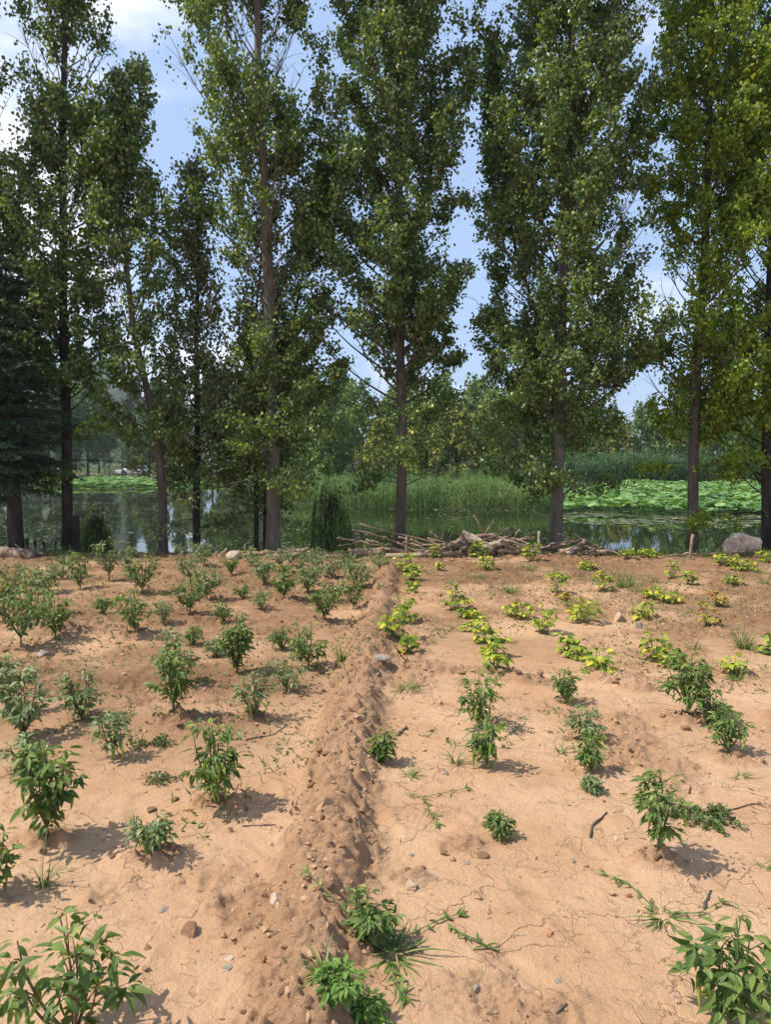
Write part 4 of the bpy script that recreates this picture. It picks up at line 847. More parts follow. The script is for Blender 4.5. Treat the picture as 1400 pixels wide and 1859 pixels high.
# larger clods, each its own thing
CL = []
for k in range(70):
    tq = rs.rand(); i_ = tq*(len(RIDGE)-1); a = np.array(RIDGE[int(i_)]); b_ = np.array(RIDGE[min(len(RIDGE)-1, int(i_)+1)]); c_ = a+(b_-a)*(i_-int(i_))
    CL.append((c_[0]+rs.randn()*.13, c_[1], rs.uniform(.010, .026), 'clod', 'r'))
for (bx, by), sx_, sy_, hh_ in BW:
    for q_ in range(3): CL.append((bx+rs.randn()*sx_*.7, by+rs.randn()*sy_*.7, rs.uniform(.010, .030), 'clod', 'h'))
cm = [rockmesh('soil_clod', (1, 1, .75), 2, .35, 300+k, 5, M['clod']) for k in range(5)]+[rockmesh('soil_clod', (1, 1, .75), 2, .35, 320+k, 5, M['clod_dark']) for k in range(5)]
for k, (x_, y_, s_, mt, kd) in enumerate(CL):
    if y_ < 1.9 or y_ > 12: continue
    me = cm[rs.randint(5)+(5 if mt == 'clod_dark' else 0)]; o_ = obj('soil_clod', me, None); o_.location = (x_, y_, gz(x_, y_)+s_*.25); o_.scale = (s_, s_*rs.uniform(.7, 1.2), s_*rs.uniform(.7, 1.1)); o_.rotation_euler = (0, 0, rs.rand()*6)
    if kd == 'r': tag(o_, 'crumbly orange-tan soil clod lying on the ridge', 'clod', 'clods on the ridge')
    else: tag(o_, 'crumbly brown soil clod lying on a small heap of loose earth', 'clod', 'clods on the small heaps')
# crumbs
def crumbs(name, x, y, smin, smax, mat, label):
    v, f = ICO[1]; m_ = len(x); var = np.stack([v*(1+.3*np.random.RandomState(k).randn(len(v), 1)) for k in range(12)]); k_ = rs.randint(0, 12, m_)
    s_ = smin+(smax-smin)*rs.rand(m_)**3; sc_ = np.stack([s_*rs.uniform(.7, 1.3, m_), s_*rs.uniform(.7, 1.3, m_), s_*rs.uniform(.5, .9, m_)], 1)
    V = var[k_]*sc_[:, None]+np.stack([x, y, H(x, y)+s_*.2], 1)[:, None]
    loops = (f.ravel()[None]+np.arange(m_)[:, None]*len(v)).ravel(); b_ = Buf(); b_.add(V.reshape(-1, 3), loops, np.full(m_*len(f), 3)); tag(b_.build(name, mat), label, 'soil', kind='stuff')
n = 26000; x = rs.uniform(-9, 9, n*4); y = 1.6+10.6*rs.rand(n*4)**1.3; k_ = (np.abs(x) < .9+y*.6); x, y = x[k_], y[k_]
_, lo_, da_ = masks(x, y); k_ = rs.rand(len(x)) < (.03+.97*lo_)*(2.6/(y+1))**.5; x, y = x[k_], y[k_]; print('crumbs', len(x))
k2_ = rs.rand(len(x)) < .7
crumbs('soil_crumbs', x[k2_], y[k2_], .003, .016, M['clod'], 'loose soil crumbs strewn over the ridge and heaps'); crumbs('dark_soil_crumbs', x[~k2_], y[~k2_], .003, .013, M['clod_dark'], 'darker loose soil crumbs strewn over the field')

# ------------------------------------------------------------------ plants
def pod(L, r_, bendx, mat, parent, loc, name='chili_pepper'):
    tb = Buf(); n = 9; tt = np.linspace(0, 1, n); pts = np.stack([bendx*tt**2, bendx*.4*tt, -L*tt], 1); rad = r_*np.array([.35, .9, 1, 1, .93, .82, .66, .42, .1])
    tb.tube(pts, rad, 8); o_ = tb.build(name, mat, parent, True); o_.location = loc
    sb = Buf(); sb.tube([(0, 0, 0), (0, 0, .012), (.003, 0, .028)], [r_*.75, .0022, .0018], 6); sb.build('stalk', M['stem'], o_, True); return o_
def chili(px, py, hpx, wpx, npod, label, pale=0, dens=1.0, leaf=None, group='chili plants in the field', lean=0.0, name='chili_plant', mat=None, cat='chili plant'):
    a = P(px, py); a.z = gz(a.x, a.y)-.01; Hh = S(hpx, a.y)*1.0; W = S(wpx, a.y)*.5; root = empty(name, a, 0); tag(root, label, cat, group)
    sc_ = 1.0; ll = leaf or min(.068, max(.048, Hh*.165)); tb = Buf(); PP = []; DD = []; nodes = []
    z0 = Hh*rs.uniform(.08, .16); fork = np.array([lean*W*.3, 0, z0]); tb.tube([(0, 0, -.02), tuple(fork*.6), tuple(fork)], [.006+.008*Hh, .006+.006*Hh, .005+.005*Hh], 6)
    nb = rs.randint(7, 10)
    for k in range(nb):
        az = k*6.283/nb+rs.rand(); rr = W*rs.uniform(.25, .80); top = np.array([rr*math.cos(az)+lean*W, rr*math.sin(az), Hh*rs.uniform(.50, .97)])
        if k == 0: top = np.array([lean*W+rs.randn()*W*.1, rs.randn()*W*.1, Hh*.95])
        pr = bez(fork, (fork+top)/2+np.array([.35*rr*math.cos(az), .35*rr*math.sin(az), -.05*Hh]), top, 7); tb.tube(pr, np.linspace(.0045+.004*Hh, .0018, 7), 5, cap=False)
        subs = [pr]
        for q_ in range(3):
            s0 = pr[rs.randint(2, 6)]; dv = unit(rdir(1, .1, .9)[0]+np.array([math.cos(az), math.sin(az), .4])*.6); e = s0+dv*(.30*Hh)*rs.uniform(.6, 1)
            rxy = math.hypot(e[0]-lean*W, e[1]); lim = W*.95
            if rxy > lim: e[:2] = e[:2]*lim/rxy
            e[2] = min(e[2], Hh*.98); sub = bez(s0, (s0+e)/2+np.array([0, 0, .02]), e, 4); tb.tube(sub, np.linspace(.0025, .001, 4), 4, cap=False); subs.append(sub)
        for s_ in subs:
            m_ = max(3, int(dens*(12 if s_ is pr else 7)*(Hh/.32)**.5)); tt = rs.uniform(.12, 1.0, m_)*(len(s_)-1)
            PP.append(np.stack([np.interp(tt, np.arange(len(s_)), s_[:, c_]) for c_ in range(3)], 1)); nodes.append(s_[-2])
            m3 = 4; PP.append(np.tile(s_[-1], (m3, 1)))
    PP = np.vstack(PP); m_ = len(PP); az = rs.uniform(0, 6.283, m_); up = rs.uniform(-.75, .45, m_)
    out = unit(PP*np.array([1, 1, 0])+1e-4); d = np.stack([np.cos(az), np.sin(az), up], 1)+out*.5
    n = np.tile([0, 0, 1.0], (m_, 1))+rs.randn(m_, 3)*.35; L_ = ll*rs.uniform(.55, 1.15, m_)*(1-.25*(PP[:, 2] > .85*Hh))
    hgt = np.clip(PP[:, 2]/Hh, 0, 1); ti = np.clip(rs.rand(m_)*.75+.22*(hgt > .8), 0, .99)
    PP = PP+unit(d)*.012
    lb = Buf(); lb.add(*scatter(LEAF_PEPPER, PP, d, n, L_, L_*rs.uniform(.85, 1.15, m_), rs.uniform(.1, 1.1, m_), ti))
    if npod: # few low leaves too
        m2 = 12; p2 = np.stack([rs.randn(m2)*W*.3, rs.randn(m2)*W*.3, rs.uniform(.12, .45, m2)*Hh], 1); lb.add(*scatter(LEAF_PEPPER, p2, rdir(m2, -.8, .1), np.tile([0, 0, 1.0], (m2, 1)), ll*.8, None, .5))
    tb.build('stem', M['stem'] if Hh < .25 or rs.rand() < .6 else M['drystem'], root, True); lb.build('foliage', mat or (M['pepper_p'] if pale else M['pepper']), root)
    for k in range(npod):
        az = rs.rand()*6.283; rr = W*rs.uniform(.25, .8); pl = rs.uniform(.055, .10)*min(1.1, Hh/.30+.15); zt_ = max(pl+.015, Hh*rs.uniform(.3, .62))
        pod(pl, .0065, rs.uniform(-.02, .02), M['podgreen'] if rs.rand() < .6 else M['podyellow'], root, (rr*math.cos(az)+lean*W*.5, rr*math.sin(az)-W*.15, zt_))
    return root
# px, py(base), height px, width px, pods, label, pale
CH = [
 (22, 1296, 92, 74, 0, 'pale chili plant at the left edge between two leafy ones', 1, .9), (5, 1130, 90, 70, 0, 'chili plant cut by the left edge beside the tall dark-footed one', 0, 1.1),
 (112, 1050, 46, 60, 0, 'chili plant on the skyline near the pale branch at left', 1, 1.0), (232, 1034, 44, 52, 0, 'small chili plant between the pale-tipped and bushy ones on the skyline', 1, .9),
 (370, 1030, 42, 52, 0, 'chili plant behind the clump of three, against the pond', 1, .9), (508, 1028, 36, 52, 0, 'chili plant touching the long log in the back row', 1, .9),
 (575, 1030, 40, 52, 0, 'chili plant in the back row left of the willow bush foot', 1, .9), (632, 1030, 34, 48, 0, 'chili plant in the back row right of the willow bush foot', 1, .9),
 (455, 1030, 36, 44, 0, 'chili plant in the back row right of the short thin stake', 1, .9), (188, 1118, 40, 46, 0, 'small chili plant on loose earth in the upper left rows', 0, .8),
 (10, 1235, 50, 60, 0, 'low chili plant at the left edge on the damp soil', 1, .8), (600, 1092, 40, 46, 0, 'small chili plant behind the dense dark one', 1, .8),
 (350, 1170, 36, 40, 0, 'small chili plant behind the tight pair', 0, .7), (570, 1062, 40, 50, 0, 'chili plant filling the gap behind the pale one in the middle rows', 1, .9),
 (440, 1085, 34, 46, 0, 'low chili plant left of the spreading pale one', 0, .8), (240, 1010, 20, 30, 0, 'little chili top showing above the back row at left', 1, .8),
 (135, 1905, 265, 230, 5, 'big chili plant in the bottom left corner, nearest the camera', 0, 1.0),
 (85, 1532, 185, 132, 5, 'tall chili plant at left with a curled pod hanging near the soil', 0, 1.15),
 (-12, 1625, 140, 105, 3, 'chili plant cut by the left edge beside its own shadow', 0, .9),
 (280, 1556, 80, 115, 6, 'low silvery chili plant with short pods almost touching the soil', 1, .8),
 (390, 1466, 150, 100, 13, 'upright chili plant loaded with hanging pods, left of the ridge', 0, .95),
 (205, 1376, 98, 68, 3, 'slim pale chili plant behind the low silvery one', 1, .9),
 (50, 1400, 80, 95, 0, 'chili plant directly behind the tall left one, touching its top', 1, .9),
 (315, 1312, 120, 80, 3, 'front chili plant of the tight pair left of centre', 0, .95),
 (320, 1245, 100, 70, 0, 'rear chili plant of the tight pair left of centre', 1, .9),
 (465, 1312, 82, 80, 3, 'chili plant with yellowish pods on a small mound beside the ridge', 1, .9),
 (148, 1306, 96, 85, 4, 'open dark-stemmed chili plant on the damp soil at left', 1, .8),
 (42, 1340, 130, 90, 0, 'leafy chili plant at the left edge behind the tall one', 1, 1.0),
 (520, 1252, 64, 95, 0, 'low wide chili plant between the two pod-bearing plants near the ridge', 1, .9),
 (430, 1222, 112, 50, 8, 'narrow column-like chili plant with many thin pods', 0, .8),
 (560, 1212, 84, 78, 5, 'chili plant with hanging yellow-green pods near the grass tuft', 0, .85),
 (245, 1158, 82, 72, 0, 'round-topped chili plant on a mound, upper left', 0, .95),
 (38, 1182, 105, 100, 0, 'tall dark-footed chili plant at the left edge', 0, 1.0),
 (100, 1162, 90, 80, 0, 'dark-footed chili plant right of the tall one at the left edge', 0, 1.0),
 (512, 1178, 44, 42, 0, 'small chili seedling behind the low wide plant', 0, .7),
 (393, 1190, 34, 34, 0, 'small pale chili seedling left of the column-like plant', 1, .6),
 (298, 1135, 44, 44, 0, 'small chili seedling right of the round-topped plant', 1, .6),
 (590, 1132, 68, 72, 0, 'dense dark chili plant beside the ridge, left of its shadow', 0, 1.1),
 (642, 1106, 56, 62, 0, 'chili plant touching the ridge behind the dense dark one', 0, .9),
 (475, 1106, 38, 62, 0, 'low spreading pale green chili plant in the upper middle rows', 1, .8),
 (516, 1092, 64, 60, 0, 'chili plant with a black shaded foot in the upper middle rows', 0, 1.1),
 (558, 1076, 60, 60, 0, 'pale chili plant right of the black-footed one', 1, .9),
 (345, 1062, 78, 75, 0, 'tall pale chili plant standing against the pond, left of centre', 1, 1.0),
 (375, 1088, 62, 66, 0, 'middle chili plant of the clump of three left of centre', 1, 1.0),
 (345, 1117, 62, 70, 0, 'front chili plant of the clump of three left of centre', 0, .9),
 (258, 1076, 78, 76, 0, 'bushy chili plant against the pond, left of the clump of three', 0, 1.0),
 (198, 1056, 80, 50, 0, 'tallest chili plant on the skyline of the left rows, pale tipped', 1, .9),
 (145, 1072, 68, 72, 0, 'rounded chili plant left of the pale-tipped skyline one', 0, 1.1),
 (78, 1078, 62, 84, 0, 'wide chili plant in the upper left rows', 1, 1.1),
 (22, 1062, 48, 84, 0, 'chili plant beside the thick log at the left edge', 1, 1.1),
 (62, 1120, 84, 96, 0, 'broad chili plant in front of the wide one, upper left', 1, 1.1),
 (480, 1062, 58, 58, 0, 'pale chili plant in the back row below the long log', 1, .9),
 (421, 1046, 34, 30, 0, 'small dark chili plant right below the pale slab stone', 0, .8),
 (652, 1068, 58, 76, 0, 'bushy chili plant beside the ridge in the back rows', 1, 1.1),
 (690, 1036, 34, 62, 0, 'low chili plant at the far end of the ridge', 1, 1.0),
 (603, 1048, 48, 66, 0, 'chili plant in the back row in front of the willow bush', 1, 1.0),
 (543, 1038, 46, 64, 0, 'pale chili plant in the back row under the pale poplar', 1, 1.0),
 (406, 1130, 40, 52, 0, 'squat dark chili plant left of centre behind the column-like one', 0, 1.0),
 (885, 1398, 100, 78, 9, 'pod-bearing chili plant alone right of the ridge', 0, .9),
 (868, 1322, 105, 70, 2, 'thin chili plant just behind the pod-bearing one right of the ridge', 0, .65),
 (1072, 1402, 68, 44, 1, 'thin drooping chili plant with its shadow beside it, right of centre', 0, .7),
 (1065, 1345, 66, 72, 0, 'wispy chili plant behind the thin drooping one', 1, .7),
 (1026, 1276, 66, 50, 7, 'wilting chili plant with hanging pods between bean rows', 0, .55),
 (1196, 1572, 140, 108, 3, 'dark glossy chili plant alone on open soil at right', 0, 1.1),
 (1325, 1862, 225, 170, 2, 'chili plant in the bottom right corner with one curved green pod', 0, .95),
 (1248, 1306, 118, 108, 6, 'dense chili plant at right behind the small two', 0, 1.3),
 (1322, 1367, 78, 72, 3, 'small chili plant near the right edge with a clear shadow', 0, .9),
 (1298, 1318, 66, 62, 0, 'chili plant between the dense one and the small one at right', 0, .8),
 (908, 1522, 48, 46, 0, 'tiny chili seedling alone on cracked soil', 0, .7),
 (672, 1715, 100, 100, 0, 'dark chili plant rising from the grass clump in the foreground', 0, 1.2),
 (694, 1386, 58, 42, 2, 'small chili plant on the right foot of the ridge', 0, .8),
 (1073, 1440, 30, 28, 0, 'tiny pale sprout below the thin drooping chili plant', 1, .4),
]
for q_ in CH:
    small = q_[2] < 50 and q_[1] > 1350
    chili(q_[0], q_[1], q_[2]*1.06, q_[3], q_[4], q_[5], q_[6], q_[7]*(.78 if q_[1] < 1800 else .50), leaf=.035 if small else (.070 if q_[1] > 1800 else None))
chili(615, 1852, 60, 95, 0, 'light green broad-leaved weed in front of the grass clump', 0, .55, .042, 'light green weeds in the foreground', 0, 'leafy_weed', M['sprout'], 'weed')
chili(668, 1850, 50, 66, 0, 'smaller light green weed at the bottom beside the broad-leaved one', 0, .5, .038, 'light green weeds in the foreground', 0, 'leafy_weed', M['sprout'], 'weed')

def bean(px, py, hpx, wpx, label, old=0):
    a = P(px, py); a.z = gz(a.x, a.y)-.01; Hh = S(hpx, a.y); W = S(wpx, a.y)*.5; root = empty('bean_plant', a); tag(root, label, 'bean plant', 'yellowing bean plants in rows')
    tb = Buf(); PP = []; DD = []
    Hh *= 1.35; W *= 1.2; nst = max(9, int(17*W/.12)); nst = min(nst, 34)
    for k in range(nst):
        az = k*2.4; rr = W*math.sqrt((k+.5)/nst)*.8; e = np.array([rr*math.cos(az), rr*math.sin(az), Hh*rs.uniform(.25, .95)*(1-.35*(rr/W)**2)])
        tb.tube(bez(np.array([e[0]*.3, e[1]*.3, 0]), np.array([e[0]*.5, e[1]*.5, e[2]*.7]), e, 4), [.003, .0025, .002, .0015], 4, cap=False)
        for q_ in range(3):
            a2 = az+(-1.5, 0, 1.5)[q_]+rs.randn()*.3; PP.append(e+rs.randn(3)*.004); DD.append([math.cos(a2), math.sin(a2), rs.uniform(-.5, .25)])
    PP = np.array(PP); DD = np.array(DD); m_ = len(PP); ll = rs.uniform(.045, .078, m_)*min(1, .5+Hh/.25)
    tb.build('stem', M['stem'], root); lb = Buf(); lb.add(*scatter(LEAF_BEAN, PP, DD, np.tile([0, 0, 1.0], (m_, 1))+rs.randn(m_, 3)*.3, ll, None, rs.uniform(.2, 1.1, m_)))
    lb.build('foliage', M['bean_o'] if old else M['bean'], root)
BN = [
 (738, 1036, 30, 40, 'bean plant at the top of the row beside the ridge, near the driftwood'), (748, 1056, 26, 34, 'second bean plant down the row beside the ridge'), (749, 1078, 22, 30, 'small green bean plant third down the row beside the ridge'),
 (735, 1130, 42, 48, 'rear bean plant of the bright pair against the ridge'), (718, 1162, 50, 58, 'front bean plant of the bright pair against the ridge'), (742, 1188, 28, 30, 'small bean plant below the bright pair'),
 (826, 1108, 46, 40, 'top bean plant of the long diagonal row right of the ridge'), (848, 1122, 32, 42, 'second bean plant of the long diagonal row'), (862, 1144, 34, 42, 'third bean plant of the long diagonal row'),
 (880, 1166, 34, 48, 'fourth bean plant of the long diagonal row'), (895, 1192, 34, 48, 'fifth bean plant of the long diagonal row'), (901, 1222, 40, 46, 'lowest bean plant of the long diagonal row, tallest of it'),
 (867, 1016, 28, 34, 'bean plant in front of the driftwood heap'), (884, 1034, 26, 32, 'yellow bean plant just below the one in front of the heap'), (965, 1020, 30, 32, 'bean plant left of the pale upright stake'),
 (1013, 1078, 32, 34, 'bean plant below the grey rock by the stake'), (1026, 1092, 16, 24, 'orange withered bean plant'), (1060, 1128, 38, 62, 'widest bean plant, in the middle right rows'),
 (940, 1122, 26, 52, 'flat bean plant right of the diagonal row top'), (988, 1150, 44, 48, 'upright bean plant right of the diagonal row'), (1095, 1072, 32, 36, 'bean plant left of the long grass tuft'),
 (1032, 1186, 32, 46, 'green bean plant below the upright one'), (1046, 1198, 22, 32, 'yellow bean plant touching the green one below'), (1088, 1226, 40, 58, 'bean plant mixed with grass above the wispy chili'),
 (1168, 1122, 30, 40, 'bean plant right of the squared tan stone'), (1186, 1084, 20, 36, 'low bean plant behind the tan stone'), (1216, 1092, 22, 40, 'low green bean plant right of the low one'),
 (1286, 1138, 42, 34, 'brown-orange withering bean plant with a bare foot'), (1304, 1100, 26, 34, 'yellow bean plant behind the withering one'), (1190, 1200, 46, 56, 'bright bean plant above the dense chili at right'),
 (1222, 1214, 36, 44, 'bean plant touching the top of the dense chili'), (1334, 1226, 34, 40, 'bean plant near the right edge in grass'), (1222, 1050, 30, 24, 'thin bean plant left of the leaning stake'),
 (1252, 1062, 26, 26, 'thin bean plant below the leaning stake'), (1320, 1028, 20, 44, 'yellow bean plant below the boulder'), (1352, 1036, 20, 48, 'green bean plant below the boulder, right one'),
 (1396, 1188, 34, 30, 'bean plant cut by the right edge'), (1066, 1034, 14, 30, 'tiny bean plant right of the driftwood'), (1140, 1018, 20, 30, 'small bean plant at the bank between the two stakes'), (1178, 1015, 16, 34, 'small bean plant at the bank left of the leaning stake'),
 (1330, 1062, 18, 30, 'low bean plant near the right edge, back rows'), (1392, 1020, 18, 34, 'bean plant at the right edge by the boulder'), (790, 1015, 22, 18, 'thin bean sprig under the driftwood'), (797, 1032, 14, 14, 'tiny bean sprig alone on bare soil')]
for q_ in BN: bean(*q_, old=('with' in q_[4] and 'wither' in q_[4]))

def grass(px, py, wpx, hpx, nb, label, L=None, wd=.005, flat=.5, name='grass_tuft', mat='grass', cat='grass tuft', spread=.25):
    a = P(px, py); a.z = gz(a.x, a.y); W = S(wpx, a.y)*.5; Hh = S(hpx, a.y); az = rs.uniform(0, 6.283, nb); rr = W*spread*np.sqrt(rs.rand(nb))
    x_ = rr*np.cos(az); y_ = rr*np.sin(az); gx = H(a.x+x_, a.y+y_)-a.z; up = rs.uniform(.1, 1, nb); az2 = az+rs.randn(nb)*1.0
    d = np.stack([np.cos(az2)*W*(1.1-up*.6), np.sin(az2)*W*(1.1-up*.6), Hh*(flat+up)], 1); ln = np.linalg.norm(d, axis=1)*rs.uniform(.35, 1.25, nb)
    nrm = np.tile([0, 0, 1.0], (nb, 1))+unit(d*np.array([-1, -1, 0]))*.0+rs.randn(nb, 3)*.15
    lb = Buf(); lb.add(*scatter(BLADE, np.stack([x_, y_, gx-.004], 1), d, nrm, ln, wd*rs.uniform(.6, 1.2, nb), rs.uniform(.2, 2.1, nb)))
    o_ = lb.build(name, M[mat]); o_.location = a; tag(o_, label, cat, 'grass tufts in the field')
GR = [
 (1135, 1066, 95, 55, 170, 'long soft grass tuft right of the middle in the back rows'), (930, 1078, 64, 26, 90, 'grass tuft behind the diagonal bean row'), (1352, 1178, 76, 50, 120, 'dense dark grass tuft near the right edge'),
 (617, 1200, 56, 44, 46, 'light grass tuft on the left flank of the ridge'), (1040, 1100, 70, 26, 60, 'grass under the widest bean plant'), (870, 1050, 60, 20, 60, 'grass tuft below the driftwood heap'),
 (960, 1035, 60, 20, 60, 'grass tuft under the bean left of the stake'), (1085, 1215, 100, 30, 70, 'grass tuft mixed into the bean above the wispy chili'), (1260, 1180, 60, 22, 40, 'thin grass right of the bright bean'),
 (1335, 1235, 70, 26, 60, 'grass under the bean near the right edge'), (740, 1250, 90, 24, 60, 'grass patch right of the ridge at mid distance'), (690, 1085, 30, 16, 24, 'grass on the ridge shoulder in the back rows'),
 (745, 1412, 46, 24, 30, 'small dark grass tuft right of the ridge'), (828, 1388, 46, 44, 30, 'light grass tuft left of the pod-bearing chili'), (1018, 1368, 44, 22, 26, 'small weed-like grass left of the wispy chili'),
 (1346, 1415, 52, 16, 22, 'low grass at right below the small chili'), (1390, 1580, 50, 22, 14, 'grass cut by the right edge'), (78, 1605, 70, 70, 30, 'thin grass tuft between the left foreground plants'),
 (600, 1385, 24, 10, 10, 'tiny grass sprig on the left flank of the ridge'), (1190, 1058, 50, 20, 36, 'grass left of the thin bean plants'), (1390, 1062, 60, 30, 60, 'grass clump at the right edge in the back rows'),
 (1375, 1040, 70, 26, 60, 'grass below the boulder'), (1000, 1045, 46, 18, 30, 'sparse grass behind the bean below the rock'), (905, 1240, 50, 18, 24, 'sparse grass below the diagonal row'), (850, 1240, 80, 20, 36, 'sparse grass in front of the thin chili'),
 (925, 1165, 50, 22, 30, 'grass right of the diagonal bean row'), (1155, 1075, 60, 26, 50, 'soft grass beside the low bean'), (1240, 1120, 44, 16, 20, 'sparse grass near the withering bean'), (500, 1250, 60, 20, 26, 'grass under the low wide chili')]
for q_ in GR: grass(*q_[:5], q_[5])
# big crabgrass clump and its runners in the foreground
grass(712, 1736, 300, 50, 120, 'large sprawling crabgrass clump in the foreground', wd=.0065, flat=.25, name='crabgrass_clump', spread=.12)
grass(588, 1825, 130, 60, 44, 'crabgrass clump at the foot of the ridge, bottom', wd=.0065, flat=.5, name='crabgrass_clump', spread=.1)
grass(1205, 1665, 200, 32, 70, 'sprawling crabgrass clump left of the bottom right chili', wd=.0055, flat=.25, name='crabgrass_clump', spread=.12)
def runner(pts, label, blades=5, wd=.009, bl=.055):
    W = np.array([tuple(P(*q_)) for q_ in pts]); W[:, 2] = H(W[:, 0], W[:, 1])+.012; base = W[0].copy(); n = 12; s_ = np.linspace(0, len(W)-1, n)
    C = np.stack([np.interp(s_, np.arange(len(W)), W[:, k]) for k in range(3)], 1)-base; root = empty('crabgrass_runner', base); tag(root, label, 'grass runner', 'crabgrass runners')
    tb = Buf(); tb.tube(C, .0016, 5); tb.build('stalk', M['stem'], root); fw = unit(C[-1]-C[0]); pos = []; d = []
    for i_ in range(1, n, 2):
        for q_ in range(2):
            pos.append(C[i_]); d.append(fw*rs.uniform(.2, 1)+rdir(1, -.1, .5)[0]*.9)
    for q_ in range(blades): pos.append(C[-1]); d.append(fw+rdir(1, 0, .5)[0]*.6)
    m_ = len(pos); lb = Buf(); lb.add(*scatter(BLADE, np.array(pos), np.array(d), np.tile([0, 0, 1.0], (m_, 1)), rs.uniform(.6, 1.2, m_)*bl, wd, rs.uniform(.2, 1.1, m_))); lb.build('foliage', M['grass'], root)
runner([(715, 1720), (780, 1682), (830, 1665)], 'crabgrass runner reaching up right from the foreground clump'); runner([(810, 1680), (845, 1705), (885, 1722)], 'crabgrass runner reaching down right in the foreground', 3)
runner([(690, 1730), (620, 1690), (560, 1655)], 'crabgrass runner climbing left onto the ridge', 3); runner([(700, 1745), (720, 1790), (735, 1815)], 'crabgrass runner pointing to the bottom of the clump', 3)
runner([(735, 1448), (770, 1455), (845, 1440)], 'crabgrass runner alone right of the ridge', 4, .008, .05); runner([(765, 1452), (780, 1480), (795, 1497)], 'short crabgrass runner pointing down, right of the ridge', 3, .010, .05)
runner([(1190, 1655), (1140, 1610), (1100, 1595)], 'crabgrass runner reaching up left at lower right', 3, .008, .045); runner([(1210, 1665), (1270, 1665), (1310, 1645)], 'crabgrass runner passing behind the bottom right chili', 3, .008, .045)
def purslane(px, py, wpx, hpx, n, label, mat='weed'):
    a = P(px, py); a.z = gz(a.x, a.y); W = S(wpx, a.y)*.5; D = S(hpx, a.y)*1.6; root = empty('creeping_weed', a); tag(root, label, 'weed', 'creeping weeds')
    tb = Buf(); PP = []
    for k in range(16):
        az = rs.rand()*6.283; e = np.array([W*math.cos(az)*rs.uniform(.5, 1), D*math.sin(az)*rs.uniform(.5, 1), 0]); C = np.linspace(0, 1, 7)[:, None]*e; C[:, :2] += rs.randn(7, 2)*.008
        C[:, 2] = H(C[:, 0]+a.x, C[:, 1]+a.y)-a.z+.012; tb.tube(C, .0018, 4, cap=False); m_ = n//16; tt = rs.uniform(.15, 1, m_)*6
        PP.append(np.stack([np.interp(tt, np.arange(7), C[:, c_]) for c_ in range(3)], 1)+rs.randn(m_, 3)*.007)
    tb.build('stem', M['drystem'], root); PP = np.vstack(PP); m_ = len(PP); lb = Buf(); lb.add(*scatter(LEAF_SIMPLE, PP, rdir(m_, -.1, .8), rdir(m_, .3, 1), rs.uniform(.010, .022, m_))); lb.build('foliage', M[mat], root)
purslane(1290, 1488, 150, 42, 1100, 'creeping reddish-stemmed weed right of the dark glossy chili')
purslane(275, 1352, 90, 30, 420, 'creeping weed behind the pod-loaded chili, beside the slim pale one')
purslane(285, 1418, 90, 20, 160, 'sparse creeping weed left of the pod-loaded chili')
purslane(225, 1090, 60, 18, 120, 'creeping weed below the bushy chili in the back row')
# small weeds spread over the far soil
x = rs.uniform(-8, 8, 60000); y = rs.uniform(3.0, 12.6, 60000); k_ = (vn(x*1.1, y*1.1, 77)+.25*vn(x*4, y*4, 78) > .88-.022*y-.06*(x > 1)) & (np.abs(x) < y*.6+.5) & (rs.rand(60000) < .7); x, y = x[k_], y[k_]; m_ = len(x); print('weeds', m_)
z = H(x, y); d = rdir(m_, .2, 1); lb = Buf(); lb.add(*scatter(BLADE_S, np.stack([x, y, z-.003], 1), d, rdir(m_, .2, 1), rs.uniform(.02, .075, m_), .006, rs.uniform(.2, 1.2, m_)))
k_ = rs.rand(m_) < .5; lb.add(*scatter(LEAF_SIMPLE, np.stack([x, y, z+.004], 1)[k_], rdir(k_.sum(), 0, .6), rdir(k_.sum(), .4, 1), rs.uniform(.012, .03, k_.sum())))
tag(lb.build('ground_weeds', M['weed']), 'sparse low weeds scattered over the back of the field', 'weeds', kind='stuff')
# litter along the bank edge: twigs and dry leaves
x = rs.uniform(-8.5, 8.5, 2600); y = 12.1+rs.randn(2600)*.35; k_ = rs.rand(2600) < .8; m_ = len(x)
lb = Buf(); dd = rdir(m_, -.1, .25); lb.add(*scatter(BLADE_S, np.stack([x, y, H(x, y)+.01], 1), dd, rdir(m_, .2, 1), rs.uniform(.04, .22, m_), .010, rs.uniform(-.2, .4, m_)))
tag(lb.build('bank_litter', M['dry']), 'dry twigs and litter along the edge of the bank', 'litter', kind='stuff')
x = rs.uniform(-8, 8, 9000); y = 1.7+10.5*rs.rand(9000)**1.2; k_ = np.abs(x) < y*.6+.8; x, y = x[k_], y[k_]; m_ = len(x)
lb = Buf(); lb.add(*scatter(BLADE_S, np.stack([x, y, H(x, y)+.003], 1), rdir(m_, -.05, .12), rdir(m_, .5, 1), rs.uniform(.006, .035, m_), rs.uniform(.0015, .005, m_), rs.uniform(-.4, .6, m_)))
tag(lb.build('straw_litter', M['dry']), 'bits of straw and dead leaf scattered over the soil', 'litter', kind='stuff')
x = rs.uniform(-9, 9, 9000); y = 12.35+rs.randn(9000)*.22; k_ = (vn(x*.9, y*0, 91) > .45) & (y > 11.8); x, y = x[k_], y[k_]; m_ = len(x)
lb = Buf(); lb.add(*scatter(BLADE_S, np.stack([x, y, H(x, y)-.004], 1), rdir(m_, .3, 1), rdir(m_, -.2, 1), rs.uniform(.05, .20, m_), .008, rs.uniform(.2, 1.3, m_)))
tag(lb.build('bank_grass', M['grass']), 'ragged grass fringing the top of the bank', 'grass', kind='stuff')
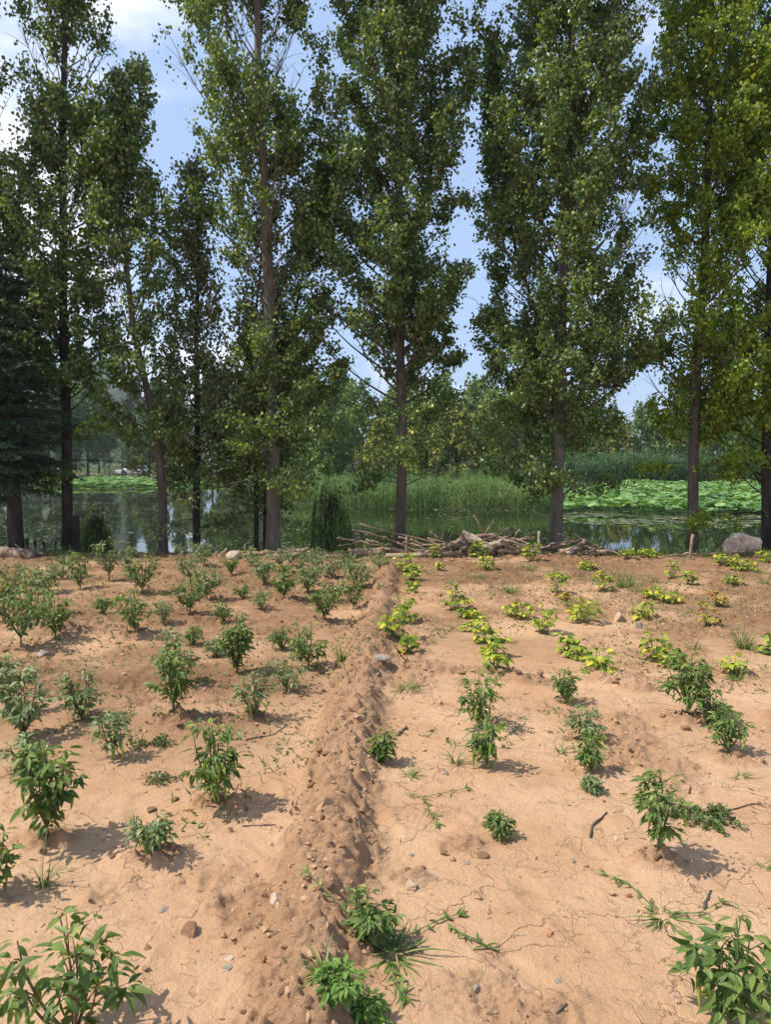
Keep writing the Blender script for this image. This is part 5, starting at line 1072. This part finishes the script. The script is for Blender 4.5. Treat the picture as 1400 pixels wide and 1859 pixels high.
# twigs on the soil
def twig(pts, r_, mt, label):
    W = np.array([tuple(P(*q_)) for q_ in pts]); W[:, 2] = H(W[:, 0], W[:, 1])+r_*.7; base = W[0].copy(); n = 10; s_ = np.linspace(0, len(W)-1, n)
    C = np.stack([np.interp(s_, np.arange(len(W)), W[:, k]) for k in range(3)], 1)-base; C[1:-1] += rs.randn(n-2, 3)*r_*.3; tb = Buf(); tb.tube(C, r_*np.linspace(1, .6, n)*(1+.15*rs.randn(n)), 7)
    o_ = tb.build('twig', M[mt], None, True); o_.location = base; tag(o_, label, 'twig', 'twigs on the soil')
twig([(1072, 1525), (1076, 1504), (1092, 1490), (1102, 1480)], .0065, 'bark', 'curved brown twig on the open soil at right')
twig([(722, 1338), (738, 1322)], .013, 'wood', 'short thick grey stick lying right of the ridge')
twig([(1165, 1415), (1195, 1428), (1205, 1425)], .0035, 'bark', 'thin forked twig behind the dark glossy chili')
twig([(1252, 1445), (1254, 1428)], .005, 'bark', 'short dark twig right of the dark glossy chili top')
twig([(1280, 1650), (1292, 1620)], .006, 'bark', 'short dark twig behind the bottom right chili')
twig([(1010, 1845), (1030, 1825)], .004, 'bark', 'small dark twig near the bottom edge')
twig([(680, 1562), (655, 1540), (648, 1520)], .003, 'wood', 'pale straw on the right flank of the ridge')
twig([(1300, 1480), (1370, 1462), (1392, 1470)], .0035, 'bark', 'thin root-like twig at the right edge')
twig([(440, 1498), (500, 1495)], .004, 'bark', 'thin dark twig in the shadow of the pod-loaded chili')
twig([(445, 1345), (500, 1333), (520, 1318)], .005, 'bark', 'dark twig right of the yellowish-pod chili mound')
twig([(930, 1698), (1040, 1706)], .0025, 'wood', 'long thin straw in the lower right open soil')
# withered black stalk beside the small bean
a = P(735, 1218)
stick('withered_weed', [(735, 1222, a.y), (737, 1200, a.y), (726, 1188, a.y)], .006, M['bark_dark'], 'withered black weed stalk right of the ridge', 'weed', None, 5, .5, .004, 5)

# ------------------------------------------------------------------ haze
m, t, o = newmat('haze_air'); v = N(t, 'ShaderNodeVolumePrincipled'); v.inputs['Color'].default_value = (.86, .92, 1.0, 1)
v.inputs['Density'].default_value = .00035; v.inputs['Anisotropy'].default_value = .3; t.links.new(v.outputs[0], o.inputs['Volume'])
hb = Buf(); hb.box((0, 325, 27.5), (1440, 750, 62)); tag(hb.build('haze', m), 'thin summer haze over the pond and the far trees', 'haze', kind='stuff')
